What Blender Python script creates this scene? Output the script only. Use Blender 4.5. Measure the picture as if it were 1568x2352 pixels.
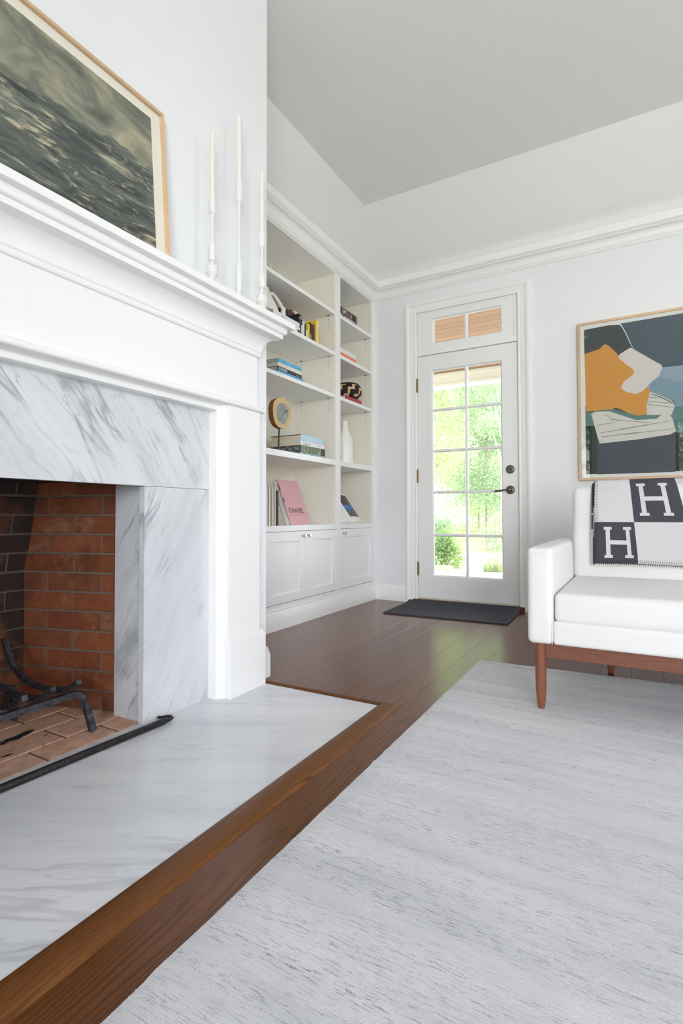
import bpy, bmesh, math, random
import numpy as np
from mathutils import Vector, Matrix

for o in list(bpy.data.objects):
    bpy.data.objects.remove(o, do_unlink=True)
scene = bpy.context.scene
COL = scene.collection
random.seed(7)
RNG = np.random.default_rng(11)

# ------------------------------------------------------------------ camera
F, CX, CY, CH = 1204.7485, 784.0, 1154.0221, 0.7336
RM = np.array([[0.8697544613, 0.4934815776, -0.0017634017],
               [-0.0133709520, 0.0199937629, -0.9997106917],
               [-0.4933035522, 0.8695264125, 0.0239879829]])
cam_d = bpy.data.cameras.new('camera')
cam = bpy.data.objects.new('camera', cam_d)
COL.objects.link(cam)
cam_d.sensor_fit = 'VERTICAL'
cam_d.sensor_height = 36.0
cam_d.sensor_width = 24.0
cam_d.lens = 36.0 * F / 2352.0
cam_d.shift_y = (CY - 1176.0) / 2352.0
cam_d.clip_start = 0.02
cam_d.clip_end = 300
rot = np.array([RM[0], -RM[1], -RM[2]]).T
mw = Matrix.Identity(4)
for i in range(3):
    for j in range(3):
        mw[i][j] = float(rot[i][j])
mw.translation = Vector((0, 0, CH))
cam.matrix_world = mw
scene.camera = cam

def _ray(px, py):
    return RM.T @ np.array([(px - CX) / F, (py - CY) / F, 1.0])
def onx(px, py, X):
    d = _ray(px, py); return np.array([0, 0, CH]) + d * (X / d[0])
def ony(px, py, Y):
    d = _ray(px, py); return np.array([0, 0, CH]) + d * (Y / d[1])
def onz(px, py, z=0.0):
    d = _ray(px, py); return np.array([0, 0, CH]) + d * ((z - CH) / d[2])

# ------------------------------------------------------------------ world, sun, exposure
SKY = 5.0
SUN = 4.0
EXPOSURE = 0.36
world = bpy.data.worlds.new('sky')
scene.world = world
world.use_nodes = True
bg = world.node_tree.nodes['Background']
bg.inputs['Color'].default_value = (0.93, 0.95, 1.07, 1)
bg.inputs['Strength'].default_value = SKY
sun_d = bpy.data.lights.new('sun_offscreen', 'SUN')
sun_d.energy = SUN
sun_d.angle = math.radians(3)
sun_d.color = (1.0, 0.97, 0.93)
sun = bpy.data.objects.new('sun_offscreen', sun_d)
COL.objects.link(sun)
sun.rotation_euler = Vector((-0.35, -0.55, -1.0)).to_track_quat('-Z', 'Y').to_euler()

scene.cycles.max_bounces = 12
scene.cycles.diffuse_bounces = 9
scene.cycles.transparent_max_bounces = 10
scene.view_settings.view_transform = 'Standard'
scene.view_settings.look = 'None'
scene.view_settings.exposure = EXPOSURE
scene.view_settings.gamma = 1.0
scene.view_settings.use_curve_mapping = False

# room extents
XW, XR = -2.42, 3.30         # left wall behind the bookcase, right wall
YB, YR = 4.158, -3.20        # wall with the door, wall behind the camera
XB = -2.02                   # bookcase front
XC = -1.474                  # chimney breast face

# added lamp boosting the daylight, just outside one rear window (the picture glass reflects the windows of that wall)
RIGHT_WINDOWS = [(-2.55, -1.15), (1.35, 2.75)]     # y ranges
REAR_WINDOWS = [(-2.25, -0.80), (0.60, 3.05)]                     # x ranges
WZ0, WZ1 = 0.30, 2.50
def fill_area(name, loc, rot, sx, sy, power, color):
    d = bpy.data.lights.new(name, 'AREA')
    d.shape = 'RECTANGLE'; d.size = sx; d.size_y = sy
    d.energy = power; d.color = color
    o = bpy.data.objects.new(name, d); COL.objects.link(o)
    o.location = loc; o.rotation_euler = rot
    return o
FILL_REAR = 185.0
_x0, _x1 = 1.45, 3.05
fill_area('window_rear_fill_offscreen', ((_x0 + _x1) / 2, YR - 0.30, (WZ0 + WZ1) / 2), (math.radians(90), 0, 0), _x1 - _x0, WZ1 - WZ0,
         FILL_REAR, (0.95, 0.97, 1.0))

# ------------------------------------------------------------------ helpers
def S(r, g, b):
    def l(c):
        c /= 255.0
        return c / 12.92 if c <= 0.04045 else ((c + 0.055) / 1.055) ** 2.4
    return (l(r), l(g), l(b), 1.0)

def nd(nt, t, _in=None, **p):
    n = nt.nodes.new(t)
    for k, v in p.items():
        setattr(n, k, v)
    for k, v in (_in or {}).items():
        s = n.inputs[k]
        if isinstance(v, bpy.types.NodeSocket):
            nt.links.new(v, s)
        else:
            s.default_value = v
    return n

def mat(name, color=(0.8, 0.8, 0.8, 1), rough=0.5, metal=0.0, **kw):
    m = bpy.data.materials.new(name)
    m.use_nodes = True
    p = m.node_tree.nodes['Principled BSDF']
    p.inputs['Base Color'].default_value = color
    p.inputs['Roughness'].default_value = rough
    p.inputs['Metallic'].default_value = metal
    for k, v in kw.items():
        p.inputs[k].default_value = v
    return m

def P(m):
    return m.node_tree.nodes['Principled BSDF']

def coord(nt, kind, scale=(1, 1, 1), rot=(0, 0, 0), rnd=0.0):
    if kind == 'pos':
        src = nd(nt, 'ShaderNodeNewGeometry').outputs['Position']
    else:
        src = nd(nt, 'ShaderNodeTexCoord').outputs['Object']
    if rnd:
        oi = nd(nt, 'ShaderNodeObjectInfo')
        mul = nd(nt, 'ShaderNodeMath', {0: oi.outputs['Random'], 1: rnd}, operation='MULTIPLY')
        src = nd(nt, 'ShaderNodeVectorMath', {0: src, 1: mul.outputs[0]}, operation='ADD').outputs[0]
    mp = nd(nt, 'ShaderNodeMapping', {'Vector': src, 'Rotation': rot, 'Scale': scale})
    return mp.outputs[0]

def noise(nt, vec, scale=5, detail=4, rough=0.5, dist=0.0):
    return nd(nt, 'ShaderNodeTexNoise', {'Vector': vec, 'Scale': scale, 'Detail': detail,
                                         'Roughness': rough, 'Distortion': dist}).outputs[0]

def ramp(nt, fac, stops, interp='LINEAR'):
    r = nd(nt, 'ShaderNodeValToRGB', {0: fac})
    e = r.color_ramp.elements
    r.color_ramp.interpolation = interp
    while len(e) < len(stops):
        e.new(0.5)
    for el, (p, c) in zip(e, stops):
        el.position = p
        el.color = c if len(c) == 4 else (*c, 1)
    return r.outputs[0]

def mixc(nt, fac, a, b, mode='MIX'):
    n = nd(nt, 'ShaderNodeMix', data_type='RGBA', blend_type=mode)
    for k, v in ((0, fac), (6, a), (7, b)):
        if isinstance(v, bpy.types.NodeSocket):
            nt.links.new(v, n.inputs[k])
        else:
            n.inputs[k].default_value = v
    return n.outputs[2]

def bump(m, height, strength=0.2, dist=0.01):
    nt = m.node_tree
    b = nd(nt, 'ShaderNodeBump', {'Height': height, 'Strength': strength, 'Distance': dist})
    nt.links.new(b.outputs[0], P(m).inputs['Normal'])

def setc(m, sock, inp='Base Color'):
    m.node_tree.links.new(sock, P(m).inputs[inp])

BLK = (0, 0, 0, 1); WHT = (1, 1, 1, 1)

# ------------------------------------------------------------------ mesh builder
class MB:
    def __init__(s):
        s.v = []; s.f = []; s.m = []
    def add(s, vs, fs, mi=0):
        b = len(s.v)
        s.v += [tuple(float(c) for c in q) for q in vs]
        s.f += [tuple(b + i for i in q) for q in fs]
        s.m += [mi] * len(fs)
        return s
    def box(s, x0, x1, y0, y1, z0, z1, mi=0):
        x0, x1 = min(x0, x1), max(x0, x1); y0, y1 = min(y0, y1), max(y0, y1); z0, z1 = min(z0, z1), max(z0, z1)
        return s.add([(x0, y0, z0), (x1, y0, z0), (x1, y1, z0), (x0, y1, z0), (x0, y0, z1), (x1, y0, z1), (x1, y1, z1), (x0, y1, z1)],
                     [(0, 3, 2, 1), (4, 5, 6, 7), (0, 1, 5, 4), (1, 2, 6, 5), (2, 3, 7, 6), (3, 0, 4, 7)], mi)
    def obox(s, c, ax, ay, az, mi=0):
        c = Vector(c); ax = Vector(ax); ay = Vector(ay); az = Vector(az)
        vs = [c + i * ax + j * ay + k * az for k in (-.5, .5) for (i, j) in ((-.5, -.5), (.5, -.5), (.5, .5), (-.5, .5))]
        return s.add(vs, [(0, 3, 2, 1), (4, 5, 6, 7), (0, 1, 5, 4), (1, 2, 6, 5), (2, 3, 7, 6), (3, 0, 4, 7)], mi)
    def extrude(s, poly, to3, d0, d1, mi=0):
        n = len(poly)
        vs = [to3(a, b, d0) for a, b in poly] + [to3(a, b, d1) for a, b in poly]
        fs = [tuple(range(n - 1, -1, -1)), tuple(range(n, 2 * n))]
        fs += [(i, (i + 1) % n, n + (i + 1) % n, n + i) for i in range(n)]
        return s.add(vs, fs, mi)
    def tube(s, path, r, n=8, caps=True, phase=0.0, up=(0, 0, 1), mi=0):
        path = [Vector(p) for p in path]
        rs = r if isinstance(r, (list, tuple)) else [r] * len(path)
        vs = []; fs = []
        for i, p in enumerate(path):
            t = (path[min(i + 1, len(path) - 1)] - path[max(i - 1, 0)]).normalized()
            u = Vector(up)
            if abs(t.dot(u)) > 0.95:
                u = Vector((1, 0, 0)) if abs(t.x) < 0.9 else Vector((0, 1, 0))
            a = t.cross(u).normalized(); b = t.cross(a).normalized()
            for k in range(n):
                w = 2 * math.pi * k / n + phase
                vs.append(p + (a * math.cos(w) + b * math.sin(w)) * rs[i])
        for i in range(len(path) - 1):
            for k in range(n):
                fs.append((i * n + k, i * n + (k + 1) % n, (i + 1) * n + (k + 1) % n, (i + 1) * n + k))
        if caps:
            fs.append(tuple(range(n - 1, -1, -1)))
            fs.append(tuple(range((len(path) - 1) * n, len(path) * n)))
        return s.add(vs, fs, mi)
    def lathe(s, prof, c, n=24, axis='z', mi=0):
        vs = []; fs = []
        for (r, h) in prof:
            for k in range(n):
                w = 2 * math.pi * k / n
                if axis == 'z':
                    vs.append((c[0] + r * math.cos(w), c[1] + r * math.sin(w), c[2] + h))
                elif axis == 'y':
                    vs.append((c[0] + r * math.cos(w), c[1] + h, c[2] + r * math.sin(w)))
                else:
                    vs.append((c[0] + h, c[1] + r * math.cos(w), c[2] + r * math.sin(w)))
        m = len(prof)
        for i in range(m - 1):
            for k in range(n):
                fs.append((i * n + k, i * n + (k + 1) % n, (i + 1) * n + (k + 1) % n, (i + 1) * n + k))
        fs.append(tuple(range(n - 1, -1, -1))); fs.append(tuple(range((m - 1) * n, m * n)))
        return s.add(vs, fs, mi)
    def grid(s, fn, nu, nv, mi=None):
        vs = [fn(i / nu, j / nv) for j in range(nv + 1) for i in range(nu + 1)]
        b = len(s.v)
        s.v += [tuple(float(c) for c in q) for q in vs]
        for j in range(nv):
            for i in range(nu):
                a = b + j * (nu + 1) + i
                s.f.append((a, a + 1, a + nu + 2, a + nu + 1))
                s.m.append(mi((i + .5) / nu, (j + .5) / nv) if mi else 0)
        return s
    def sweep(s, path, prof, to3, closed=False, mi=0):
        """profile (offset to the right of travel, height) swept along a 2d path with mitred corners"""
        n = len(path); m = len(prof); vs = []; fs = []
        pts = [Vector(p) for p in path]
        for i, p in enumerate(pts):
            if closed:
                d0 = (p - pts[i - 1]).normalized(); d1 = (pts[(i + 1) % n] - p).normalized()
            else:
                d1 = (pts[min(i + 1, n - 1)] - pts[min(i, n - 2)]).normalized()
                d0 = (pts[max(i, 1)] - pts[max(i, 1) - 1]).normalized()
            n0 = Vector((d0.y, -d0.x)); n1 = Vector((d1.y, -d1.x))
            q = n0 + n1
            q = q / max(q.dot(n0), 1e-6)
            for (o, h) in prof:
                w = p + q * o
                vs.append(to3(w.x, w.y, h))
        for i in range(n if closed else n - 1):
            j = (i + 1) % n
            for k in range(m):
                k2 = (k + 1) % m
                fs.append((i * m + k, i * m + k2, j * m + k2, j * m + k))
        if not closed:
            fs.append(tuple(range(m - 1, -1, -1))); fs.append(tuple(range((n - 1) * m, n * m)))
        return s.add(vs, fs, mi)
    def soft(s, x0, x1, y0, y1, z0, z1, r, puff=(0, 0, 0), n=10, mi=0):
        c = np.array([(x0 + x1) / 2, (y0 + y1) / 2, (z0 + z1) / 2]); h = np.array([x1 - x0, y1 - y0, z1 - z0]) / 2
        r = min(r, *(h * 0.98))
        def lin(H):
            e = [-1 + (r / H) * t for t in (0, .18, .42, .7, 1.0)]
            m_ = list(np.linspace(-1 + r / H, 1 - r / H, n + 1))[1:-1]
            return e + m_ + [-q for q in e[::-1]]
        L = [lin(H) for H in h]
        for ax in range(3):
            a, b = (ax + 1) % 3, (ax + 2) % 3
            for sg in (-1, 1):
                A, B = L[a], L[b]; vs = []; fs = []
                for v in B:
                    for u in A:
                        q = np.zeros(3); q[ax] = sg * h[ax]; q[a] = u * h[a]; q[b] = v * h[b]
                        inn = np.clip(q, -(h - r), h - r); d = q - inn
                        d = d / max(np.linalg.norm(d), 1e-9) * r
                        w = inn + d
                        for k in range(3):
                            o1, o2 = (k + 1) % 3, (k + 2) % 3
                            if puff[k]:
                                w[k] += puff[k] * (w[k] / h[k]) * (1 - min(1, abs(w[o1] / h[o1])) ** 2.5) * (1 - min(1, abs(w[o2] / h[o2])) ** 2.5)
                        vs.append(c + w)
                na = len(A)
                for j in range(len(B) - 1):
                    for i in range(na - 1):
                        t = (j * na + i, j * na + i + 1, (j + 1) * na + i + 1, (j + 1) * na + i)
                        fs.append(t if sg > 0 else t[::-1])
                s.add(vs, fs, mi)
        return s
    def build(s, name, mats, parent=None, smooth=False, bevel=0.0, seg=2, weld=False, angle=40):
        me = bpy.data.meshes.new(name)
        me.from_pydata(s.v, [], s.f)
        mats = mats if isinstance(mats, (list, tuple)) else [mats]
        for q in mats:
            me.materials.append(q)
        if len(mats) > 1:
            me.polygons.foreach_set('material_index', s.m)
        if bevel or weld:
            bm = bmesh.new(); bm.from_mesh(me)
            if weld:
                bmesh.ops.remove_doubles(bm, verts=bm.verts, dist=1e-5)
            if bevel:
                bmesh.ops.remove_doubles(bm, verts=bm.verts, dist=1e-6)
                es = [e for e in bm.edges if len(e.link_faces) == 2 and e.calc_face_angle(0) > math.radians(25)]
                bmesh.ops.bevel(bm, geom=es, offset=bevel, segments=seg, profile=0.5, affect='EDGES', clamp_overlap=True)
            bmesh.ops.recalc_face_normals(bm, faces=bm.faces)
            bm.to_mesh(me); bm.free()
        if smooth:
            me.shade_smooth()
            me.set_sharp_from_angle(angle=math.radians(angle))
        me.update()
        return link(name, me, parent)

def link(name, me, parent=None, loc=None):
    o = bpy.data.objects.new(name, me)
    COL.objects.link(o)
    if loc is not None:
        o.location = loc
    if parent is not None:
        o.parent = parent
        o.matrix_parent_inverse = Matrix.Translation(-parent.location) if parent.parent is None else \
            Matrix.Translation(-(parent.location))
    return o

def tag(o, label, cat, group=None):
    o['label'] = label; o['category'] = cat
    if group:
        o['group'] = group
    return o

def struct(o):
    o['kind'] = 'structure'; return o

def empty(name, loc, label=None, cat=None, group=None):
    o = bpy.data.objects.new(name, None)
    o.empty_display_size = 0.05
    COL.objects.link(o); o.location = loc
    if label:
        tag(o, label, cat, group)
    return o

def rebase(o):
    """move the origin of a top-level mesh to the middle of its base"""
    me = o.data
    co = np.empty(len(me.vertices) * 3); me.vertices.foreach_get('co', co); co = co.reshape(-1, 3)
    lo, hi = co.min(0), co.max(0)
    b = np.array([(lo[0] + hi[0]) / 2, (lo[1] + hi[1]) / 2, lo[2]])
    me.vertices.foreach_set('co', (co - b).ravel()); me.update()
    o.location = b
    for c in o.children:
        c.matrix_parent_inverse = Matrix.Translation(-Vector(b))
    return o

def text(name, st, size, m, parent, org, xd, yd, align='LEFT', ext=0.0002, sx=1.0, bold=0.0):
    cu = bpy.data.curves.new(name, 'FONT')
    cu.body = st; cu.size = 1.0; cu.align_x = align; cu.extrude = 0.0; cu.offset = bold
    cu.resolution_u = 3
    ob = bpy.data.objects.new(name, cu)
    COL.objects.link(ob)
    bpy.context.view_layer.update()
    me = bpy.data.meshes.new_from_object(ob.evaluated_get(bpy.context.evaluated_depsgraph_get()))
    bpy.data.objects.remove(ob, do_unlink=True)
    xd = Vector(xd).normalized(); yd = Vector(yd).normalized(); org = Vector(org)
    nrm = xd.cross(yd)
    for v in me.vertices:
        v.co = org + xd * (v.co.x * size * sx) + yd * (v.co.y * size) + nrm * ext
    me.materials.clear(); me.materials.append(m); me.update()
    return link(name, me, parent)

XY = lambda a, b, h: (a, b, h)

def marks(name, n, size, m, parent, org, xd, yd, ext=0.0003, gap=.35):
    """a line of print too small to read: short strokes of uneven width"""
    xd = Vector(xd).normalized(); yd = Vector(yd).normalized(); nn = xd.cross(yd); org = Vector(org) + nn * ext
    b = MB(); x_ = 0.0
    for i in range(n):
        w = size * (.35 + .3 * ((i * 37) % 7) / 7); hh = size * (.75 + .25 * ((i * 23) % 5) / 5)
        b.add([org + xd * x_, org + xd * (x_ + w), org + xd * (x_ + w) + yd * hh, org + xd * x_ + yd * hh], [(0, 1, 2, 3)])
        x_ += w + size * gap
    return b.build(name, m, parent)

# ------------------------------------------------------------------ materials
def paint(name, c, rough=0.5, grain=0.0):
    m = mat(name, c, rough)
    nt = m.node_tree
    n = noise(nt, coord(nt, 'pos'), 1.3, 1)            # faint roller unevenness in the sheen
    setc(m, nd(nt, 'ShaderNodeMapRange', {0: n, 3: rough - .04, 4: rough + .04}).outputs[0], 'Roughness')
    return m
WALL = paint('wall_paint', S(233, 234, 236), 0.6)
CEIL = paint('ceiling_paint', S(240, 239, 238), 0.7)
TRIM = paint('trim_paint', S(241, 241, 239), 0.32)
CABIN = paint('cabinet_inside_cream', S(236, 231, 219), 0.45)  # shelf interior, slightly creamier than the trim
DOORP = paint('door_paint', S(238, 238, 237), 0.35)

def marble(name, rot, along='y', vein=1.0, seed=0.0, k=1.0):
    """white marble: after the rotation the veins run along the named axis"""
    m = mat(name, S(215, 217, 221), 0.14)
    nt = m.node_tree
    v = coord(nt, 'pos', (1, 1, 1), rot)
    off = nd(nt, 'ShaderNodeVectorMath', {0: v, 1: (seed, seed * 1.7, seed * .6)}, operation='ADD').outputs[0]
    wob = nd(nt, 'ShaderNodeTexNoise', {'Vector': off, 'Scale': 3.0, 'Detail': 3.0}).outputs[1]
    wob = nd(nt, 'ShaderNodeVectorMath', {0: wob, 1: (.09, .09, .09)}, operation='MULTIPLY').outputs[0]
    off2 = nd(nt, 'ShaderNodeVectorMath', {0: off, 1: wob}, operation='ADD').outputs[0]
    def sc(a, c):
        return tuple(k * (a if q == along else c) for q in 'xyz')
    def field(a, c, s, d=6, r=.6):
        w = nd(nt, 'ShaderNodeMapping', {'Vector': off2, 'Scale': sc(a, c)}).outputs[0]
        return noise(nt, w, s, d, r, 0.15)
    cloud = ramp(nt, field(.7, 4, 1.5), [(0.30, S(198, 201, 205)), (0.52, S(212, 214, 217)), (0.72, S(221, 222, 224))])
    fine = ramp(nt, field(1.6, 14, 1.6, 6, .7), [(0.50, BLK), (0.72, WHT)])
    v1 = ramp(nt, field(.55, 5.5, 1.0, 5, .5), [(0.482, BLK), (0.498, WHT), (0.502, WHT), (0.522, BLK)])
    v2 = ramp(nt, field(.8, 9, 1.3, 5, .55), [(0.487, BLK), (0.5, WHT), (0.513, BLK)])
    brk = ramp(nt, noise(nt, off, 3.2, 4, .6), [(0.42, BLK), (0.66, WHT)])
    def mul(a, c):
        return nd(nt, 'ShaderNodeMath', {0: a, 1: c}, operation='MULTIPLY').outputs[0]
    c = mixc(nt, mul(fine, 0.28 * vein), cloud, S(160, 164, 171))
    c = mixc(nt, mul(mul(v1, brk), 0.75 * vein), c, S(138, 142, 150))
    c = mixc(nt, mul(mul(v2, brk), 0.6 * vein), c, S(146, 150, 157))
    setc(m, c)
    return m
# veins follow the long (first) axis after rotation
MARBLE_LINTEL = marble('marble_lintel_stone', (math.radians(52), 0, 0), 'y', 0.9, 3.1)
MARBLE_LEG = marble('marble_leg_stone', (math.radians(-60), 0, 0), 'y', 0.9, 7.7)
MARBLE_JAMB = marble('marble_jamb_stone', (0, math.radians(60), 0), 'x', 1.1, 5.2)
MARBLE_HEARTH = marble('marble_hearth_stone', (0, 0, math.radians(-28)), 'x', 0.48, 1.3)
P(MARBLE_HEARTH).inputs['Roughness'].default_value = 0.09

def wood(name, dark, light, axis='y', rough=0.35, rnd=9.0, gs=1.0, kind='obj', contrast=1.0, vary=1.0):
    """straight oak-like grain along an axis with wavering cathedral lines and fine pores"""
    m = mat(name, light, rough)
    nt = m.node_tree
    sl = {'x': (0.8, 7, 7), 'y': (7, 0.8, 7), 'z': (7, 7, 0.8)}[axis]
    lng = tuple(q * gs for q in sl)
    v = coord(nt, kind, (1, 1, 1), rnd=rnd)
    xyz = nd(nt, 'ShaderNodeSeparateXYZ', {0: v})
    ac = {'x': ('Y', 'Z'), 'y': ('X', 'Z'), 'z': ('X', 'Y')}[axis]
    across = nd(nt, 'ShaderNodeMath', {0: xyz.outputs[ac[0]], 1: xyz.outputs[ac[1]]}, operation='ADD').outputs[0]
    base_ = nd(nt, 'ShaderNodeMath', {0: across, 1: 520.0 * gs}, operation='MULTIPLY').outputs[0]
    wob = noise(nt, nd(nt, 'ShaderNodeMapping', {'Vector': v, 'Scale': lng}).outputs[0], 0.9, 3, 0.5)
    wob = nd(nt, 'ShaderNodeMath', {0: wob, 1: 100.0}, operation='MULTIPLY').outputs[0]
    ph = nd(nt, 'ShaderNodeMath', {0: base_, 1: wob}, operation='ADD').outputs[0]
    ring = nd(nt, 'ShaderNodeMath', {0: ph}, operation='SINE').outputs[0]
    ring = nd(nt, 'ShaderNodeMapRange', {0: ring, 1: -1.0, 2: 1.0}).outputs[0]
    g1 = ramp(nt, ring, [(0.0, BLK), (0.35, (0.75, 0.75, 0.75, 1)), (1.0, WHT)])
    fine = noise(nt, nd(nt, 'ShaderNodeMapping', {'Vector': v, 'Scale': tuple(q * 22 for q in lng)}).outputs[0], 3.0, 4, 0.7)
    tone_ = noise(nt, nd(nt, 'ShaderNodeMapping', {'Vector': v, 'Scale': tuple(q * .5 for q in lng)}).outputs[0], 1.3, 2, 0.5)
    amp = ramp(nt, noise(nt, nd(nt, 'ShaderNodeMapping', {'Vector': v, 'Scale': lng}).outputs[0], 2.3, 2, 0.5), [(0.35, (.25, .25, .25, 1)), (0.65, WHT)])
    half = mixc(nt, 0.62, dark, light)
    c = mixc(nt, amp, half, mixc(nt, g1, dark, light))
    fr = ramp(nt, fine, [(0.36, (0.60, 0.56, 0.52, 1)), (0.56, WHT)])
    c = mixc(nt, 0.55 * contrast, c, fr, 'MULTIPLY')
    c = mixc(nt, 0.8, c, ramp(nt, tone_, [(0.3, (0.86, 0.86, 0.86, 1)), (0.7, (1.08, 1.08, 1.08, 1))]), 'MULTIPLY')
    oi = nd(nt, 'ShaderNodeObjectInfo')
    vr = ramp(nt, oi.outputs['Random'], [(0.0, (1 - .22 * vary, 1 - .22 * vary, 1 - .22 * vary, 1)), (1.0, (1 + .12 * vary, 1 + .1 * vary, 1 + .08 * vary, 1))])
    c = mixc(nt, 1.0, c, vr, 'MULTIPLY')
    setc(m, c)
    bump(m, fine, 0.08, 0.002)
    return m
FLOORW = wood('floor_oak', S(84, 49, 23), S(112, 67, 34), 'y', 0.20, contrast=.75, vary=.45)
P(FLOORW).inputs['Specular IOR Level'].default_value = 0.34
BORDERW = wood('border_oak', S(86, 52, 26), S(118, 76, 41), 'y', 0.36, kind='pos', rnd=0, gs=1.0)
P(BORDERW).inputs['Specular IOR Level'].default_value = 0.12
WALNUT = wood('walnut', S(122, 72, 50), S(140, 86, 62), 'z', 0.4, kind='pos', rnd=0, gs=1.3, contrast=.7)
WALNUTX = wood('walnut_rail', S(122, 72, 50), S(140, 86, 62), 'x', 0.4, kind='pos', rnd=0, gs=1.3, contrast=.7)
FRAMEW = wood('pale_frame_wood', S(216, 182, 144), S(224, 192, 156), 'y', 0.45, kind='pos', rnd=0, gs=1.0, contrast=.25)
SILLW = wood('threshold_wood', S(84, 50, 30), S(110, 68, 40), 'x', 0.4, kind='pos', rnd=0)
PORCHW = wood('porch_plank_wood', S(164, 118, 94), S(184, 140, 114), 'x', 0.55, rnd=9.0, contrast=.6)
UNDER = mat('subfloor_dark', S(38, 24, 16), 0.8)

BRICK = mat('firebrick', S(150, 84, 50), 0.9)
def brick_nodes(m, soot, tone=((124, 66, 37), (140, 78, 46), (116, 66, 42))):
    nt = m.node_tree
    v = coord(nt, 'obj', (1, 1, 1), rnd=11.0)
    oi = nd(nt, 'ShaderNodeObjectInfo')
    base = ramp(nt, oi.outputs['Random'], [(0.0, S(*tone[0])), (0.5, S(*tone[1])), (1.0, S(*tone[2]))])
    g = ramp(nt, noise(nt, v, 26, 5, 0.65), [(0.3, (0.72, 0.70, 0.68, 1)), (0.7, (1.1, 1.1, 1.1, 1))])
    c = mixc(nt, 1.0, base, g, 'MULTIPLY')
    ash = ramp(nt, noise(nt, v, 9, 5, 0.7), [(0.56, BLK), (0.74, WHT)])
    fa = nd(nt, 'ShaderNodeMath', {0: ash, 1: 0.35}, operation='MULTIPLY').outputs[0]
    c = mixc(nt, fa, c, S(176, 146, 122))
    pv = coord(nt, 'pos', (1, 1, 1))
    st = noise(nt, pv, 3.2, 5, 0.6, 0.5)
    sm = ramp(nt, st, [(0.62 - soot, BLK), (0.80 - soot, WHT)])
    fs = nd(nt, 'ShaderNodeMath', {0: sm, 1: 0.93}, operation='MULTIPLY').outputs[0]
    c = mixc(nt, fs, c, S(26, 22, 22))
    setc(m, c)
    bump(m, noise(nt, v, 120, 4, 0.7), 0.35, 0.003)
brick_nodes(BRICK, 0.06)
BRICKS_SOOT = mat('sooty_firebrick', S(60, 40, 34), 0.92); brick_nodes(BRICKS_SOOT, 0.30)
BRICKF = mat('hearth_firebrick', S(172, 116, 84), 0.9); brick_nodes(BRICKF, -0.06, ((206, 164, 138), (214, 174, 148), (198, 160, 138)))
MORTAR = mat('mortar', S(112, 98, 84), 0.95)
bump(MORTAR, noise(MORTAR.node_tree, coord(MORTAR.node_tree, 'pos'), 180, 3), 0.3, 0.003)
SOOT = mat('soot_black', S(20, 18, 18), 0.95)
IRON = mat('wrought_iron', S(62, 62, 66), 0.5, 0.6)
_n = IRON.node_tree
setc(IRON, ramp(_n, noise(_n, coord(_n, 'pos'), 42, 5, 0.7), [(0.35, S(44, 44, 48)), (0.60, S(84, 84, 92)), (0.78, S(142, 134, 126))]))
bump(IRON, noise(_n, coord(_n, 'pos'), 90, 4), 0.5, 0.004)
POKER = mat('black_iron', S(42, 41, 43), 0.42, 0.5)
_n = POKER.node_tree
setc(POKER, ramp(_n, noise(_n, coord(_n, 'pos'), 60, 4), [(0.45, S(36, 36, 39)), (0.85, S(66, 60, 56))]))

CHROME = mat('chrome', S(200, 200, 205), 0.12, 1.0)
PEWTER = mat('aged_pewter', S(112, 106, 96), 0.32, 0.9)
BRASS = mat('aged_brass', S(150, 128, 84), 0.35, 0.9)
PEWTER_D = mat('dark_slot', S(26, 24, 22), 0.6)

def glass(name, ior=1.45, rough=0.0):
    m = bpy.data.materials.new(name); m.use_nodes = True
    nt = m.node_tree; nt.nodes.clear()
    out = nd(nt, 'ShaderNodeOutputMaterial')
    t = nd(nt, 'ShaderNodeBsdfTransparent', {'Color': (0.985, 0.99, 0.985, 1)})
    g = nd(nt, 'ShaderNodeBsdfGlossy', {'Roughness': rough})
    f = nd(nt, 'ShaderNodeFresnel', {'IOR': ior})
    mx = nd(nt, 'ShaderNodeMixShader', {0: f.outputs[0], 1: t.outputs[0], 2: g.outputs[0]})
    nt.links.new(mx.outputs[0], out.inputs[0])
    return m
GLASS = glass('window_glass')
PICGLASS = glass('picture_glass', 1.4)

LINEN = mat('white_linen', S(240, 240, 240), 0.9)
_n = LINEN.node_tree
_w1 = noise(_n, coord(_n, 'pos', (900, 900, 60)), 1.0, 2)
_w2 = noise(_n, coord(_n, 'pos', (60, 60, 900)), 1.0, 2)
_w = nd(_n, 'ShaderNodeMath', {0: _w1, 1: _w2}, operation='ADD').outputs[0]
bump(LINEN, _w, 0.25, 0.0015)
setc(LINEN, ramp(_n, _w, [(0.35, S(217, 216, 214)), (1.0, S(228, 227, 225))]))
WOOL_D = mat('charcoal_wool', S(62, 62, 70), 0.95)
WOOL_L = mat('pale_grey_wool', S(222, 219, 219), 0.95)
for _m, a, b in ((WOOL_D, S(50, 50, 58), S(78, 78, 86)), (WOOL_L, S(188, 185, 186), S(214, 211, 211))):
    _n = _m.node_tree
    _q = noise(_n, coord(_n, 'pos'), 700, 3, 0.7)
    setc(_m, ramp(_n, _q, [(0.3, a), (0.7, b)])); bump(_m, _q, 0.4, 0.002)
STITCH = mat('black_stitch_yarn', S(48, 46, 50), 0.9)
STITCHW = mat('pale_stitch_yarn', S(226, 222, 220), 0.9)

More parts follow.
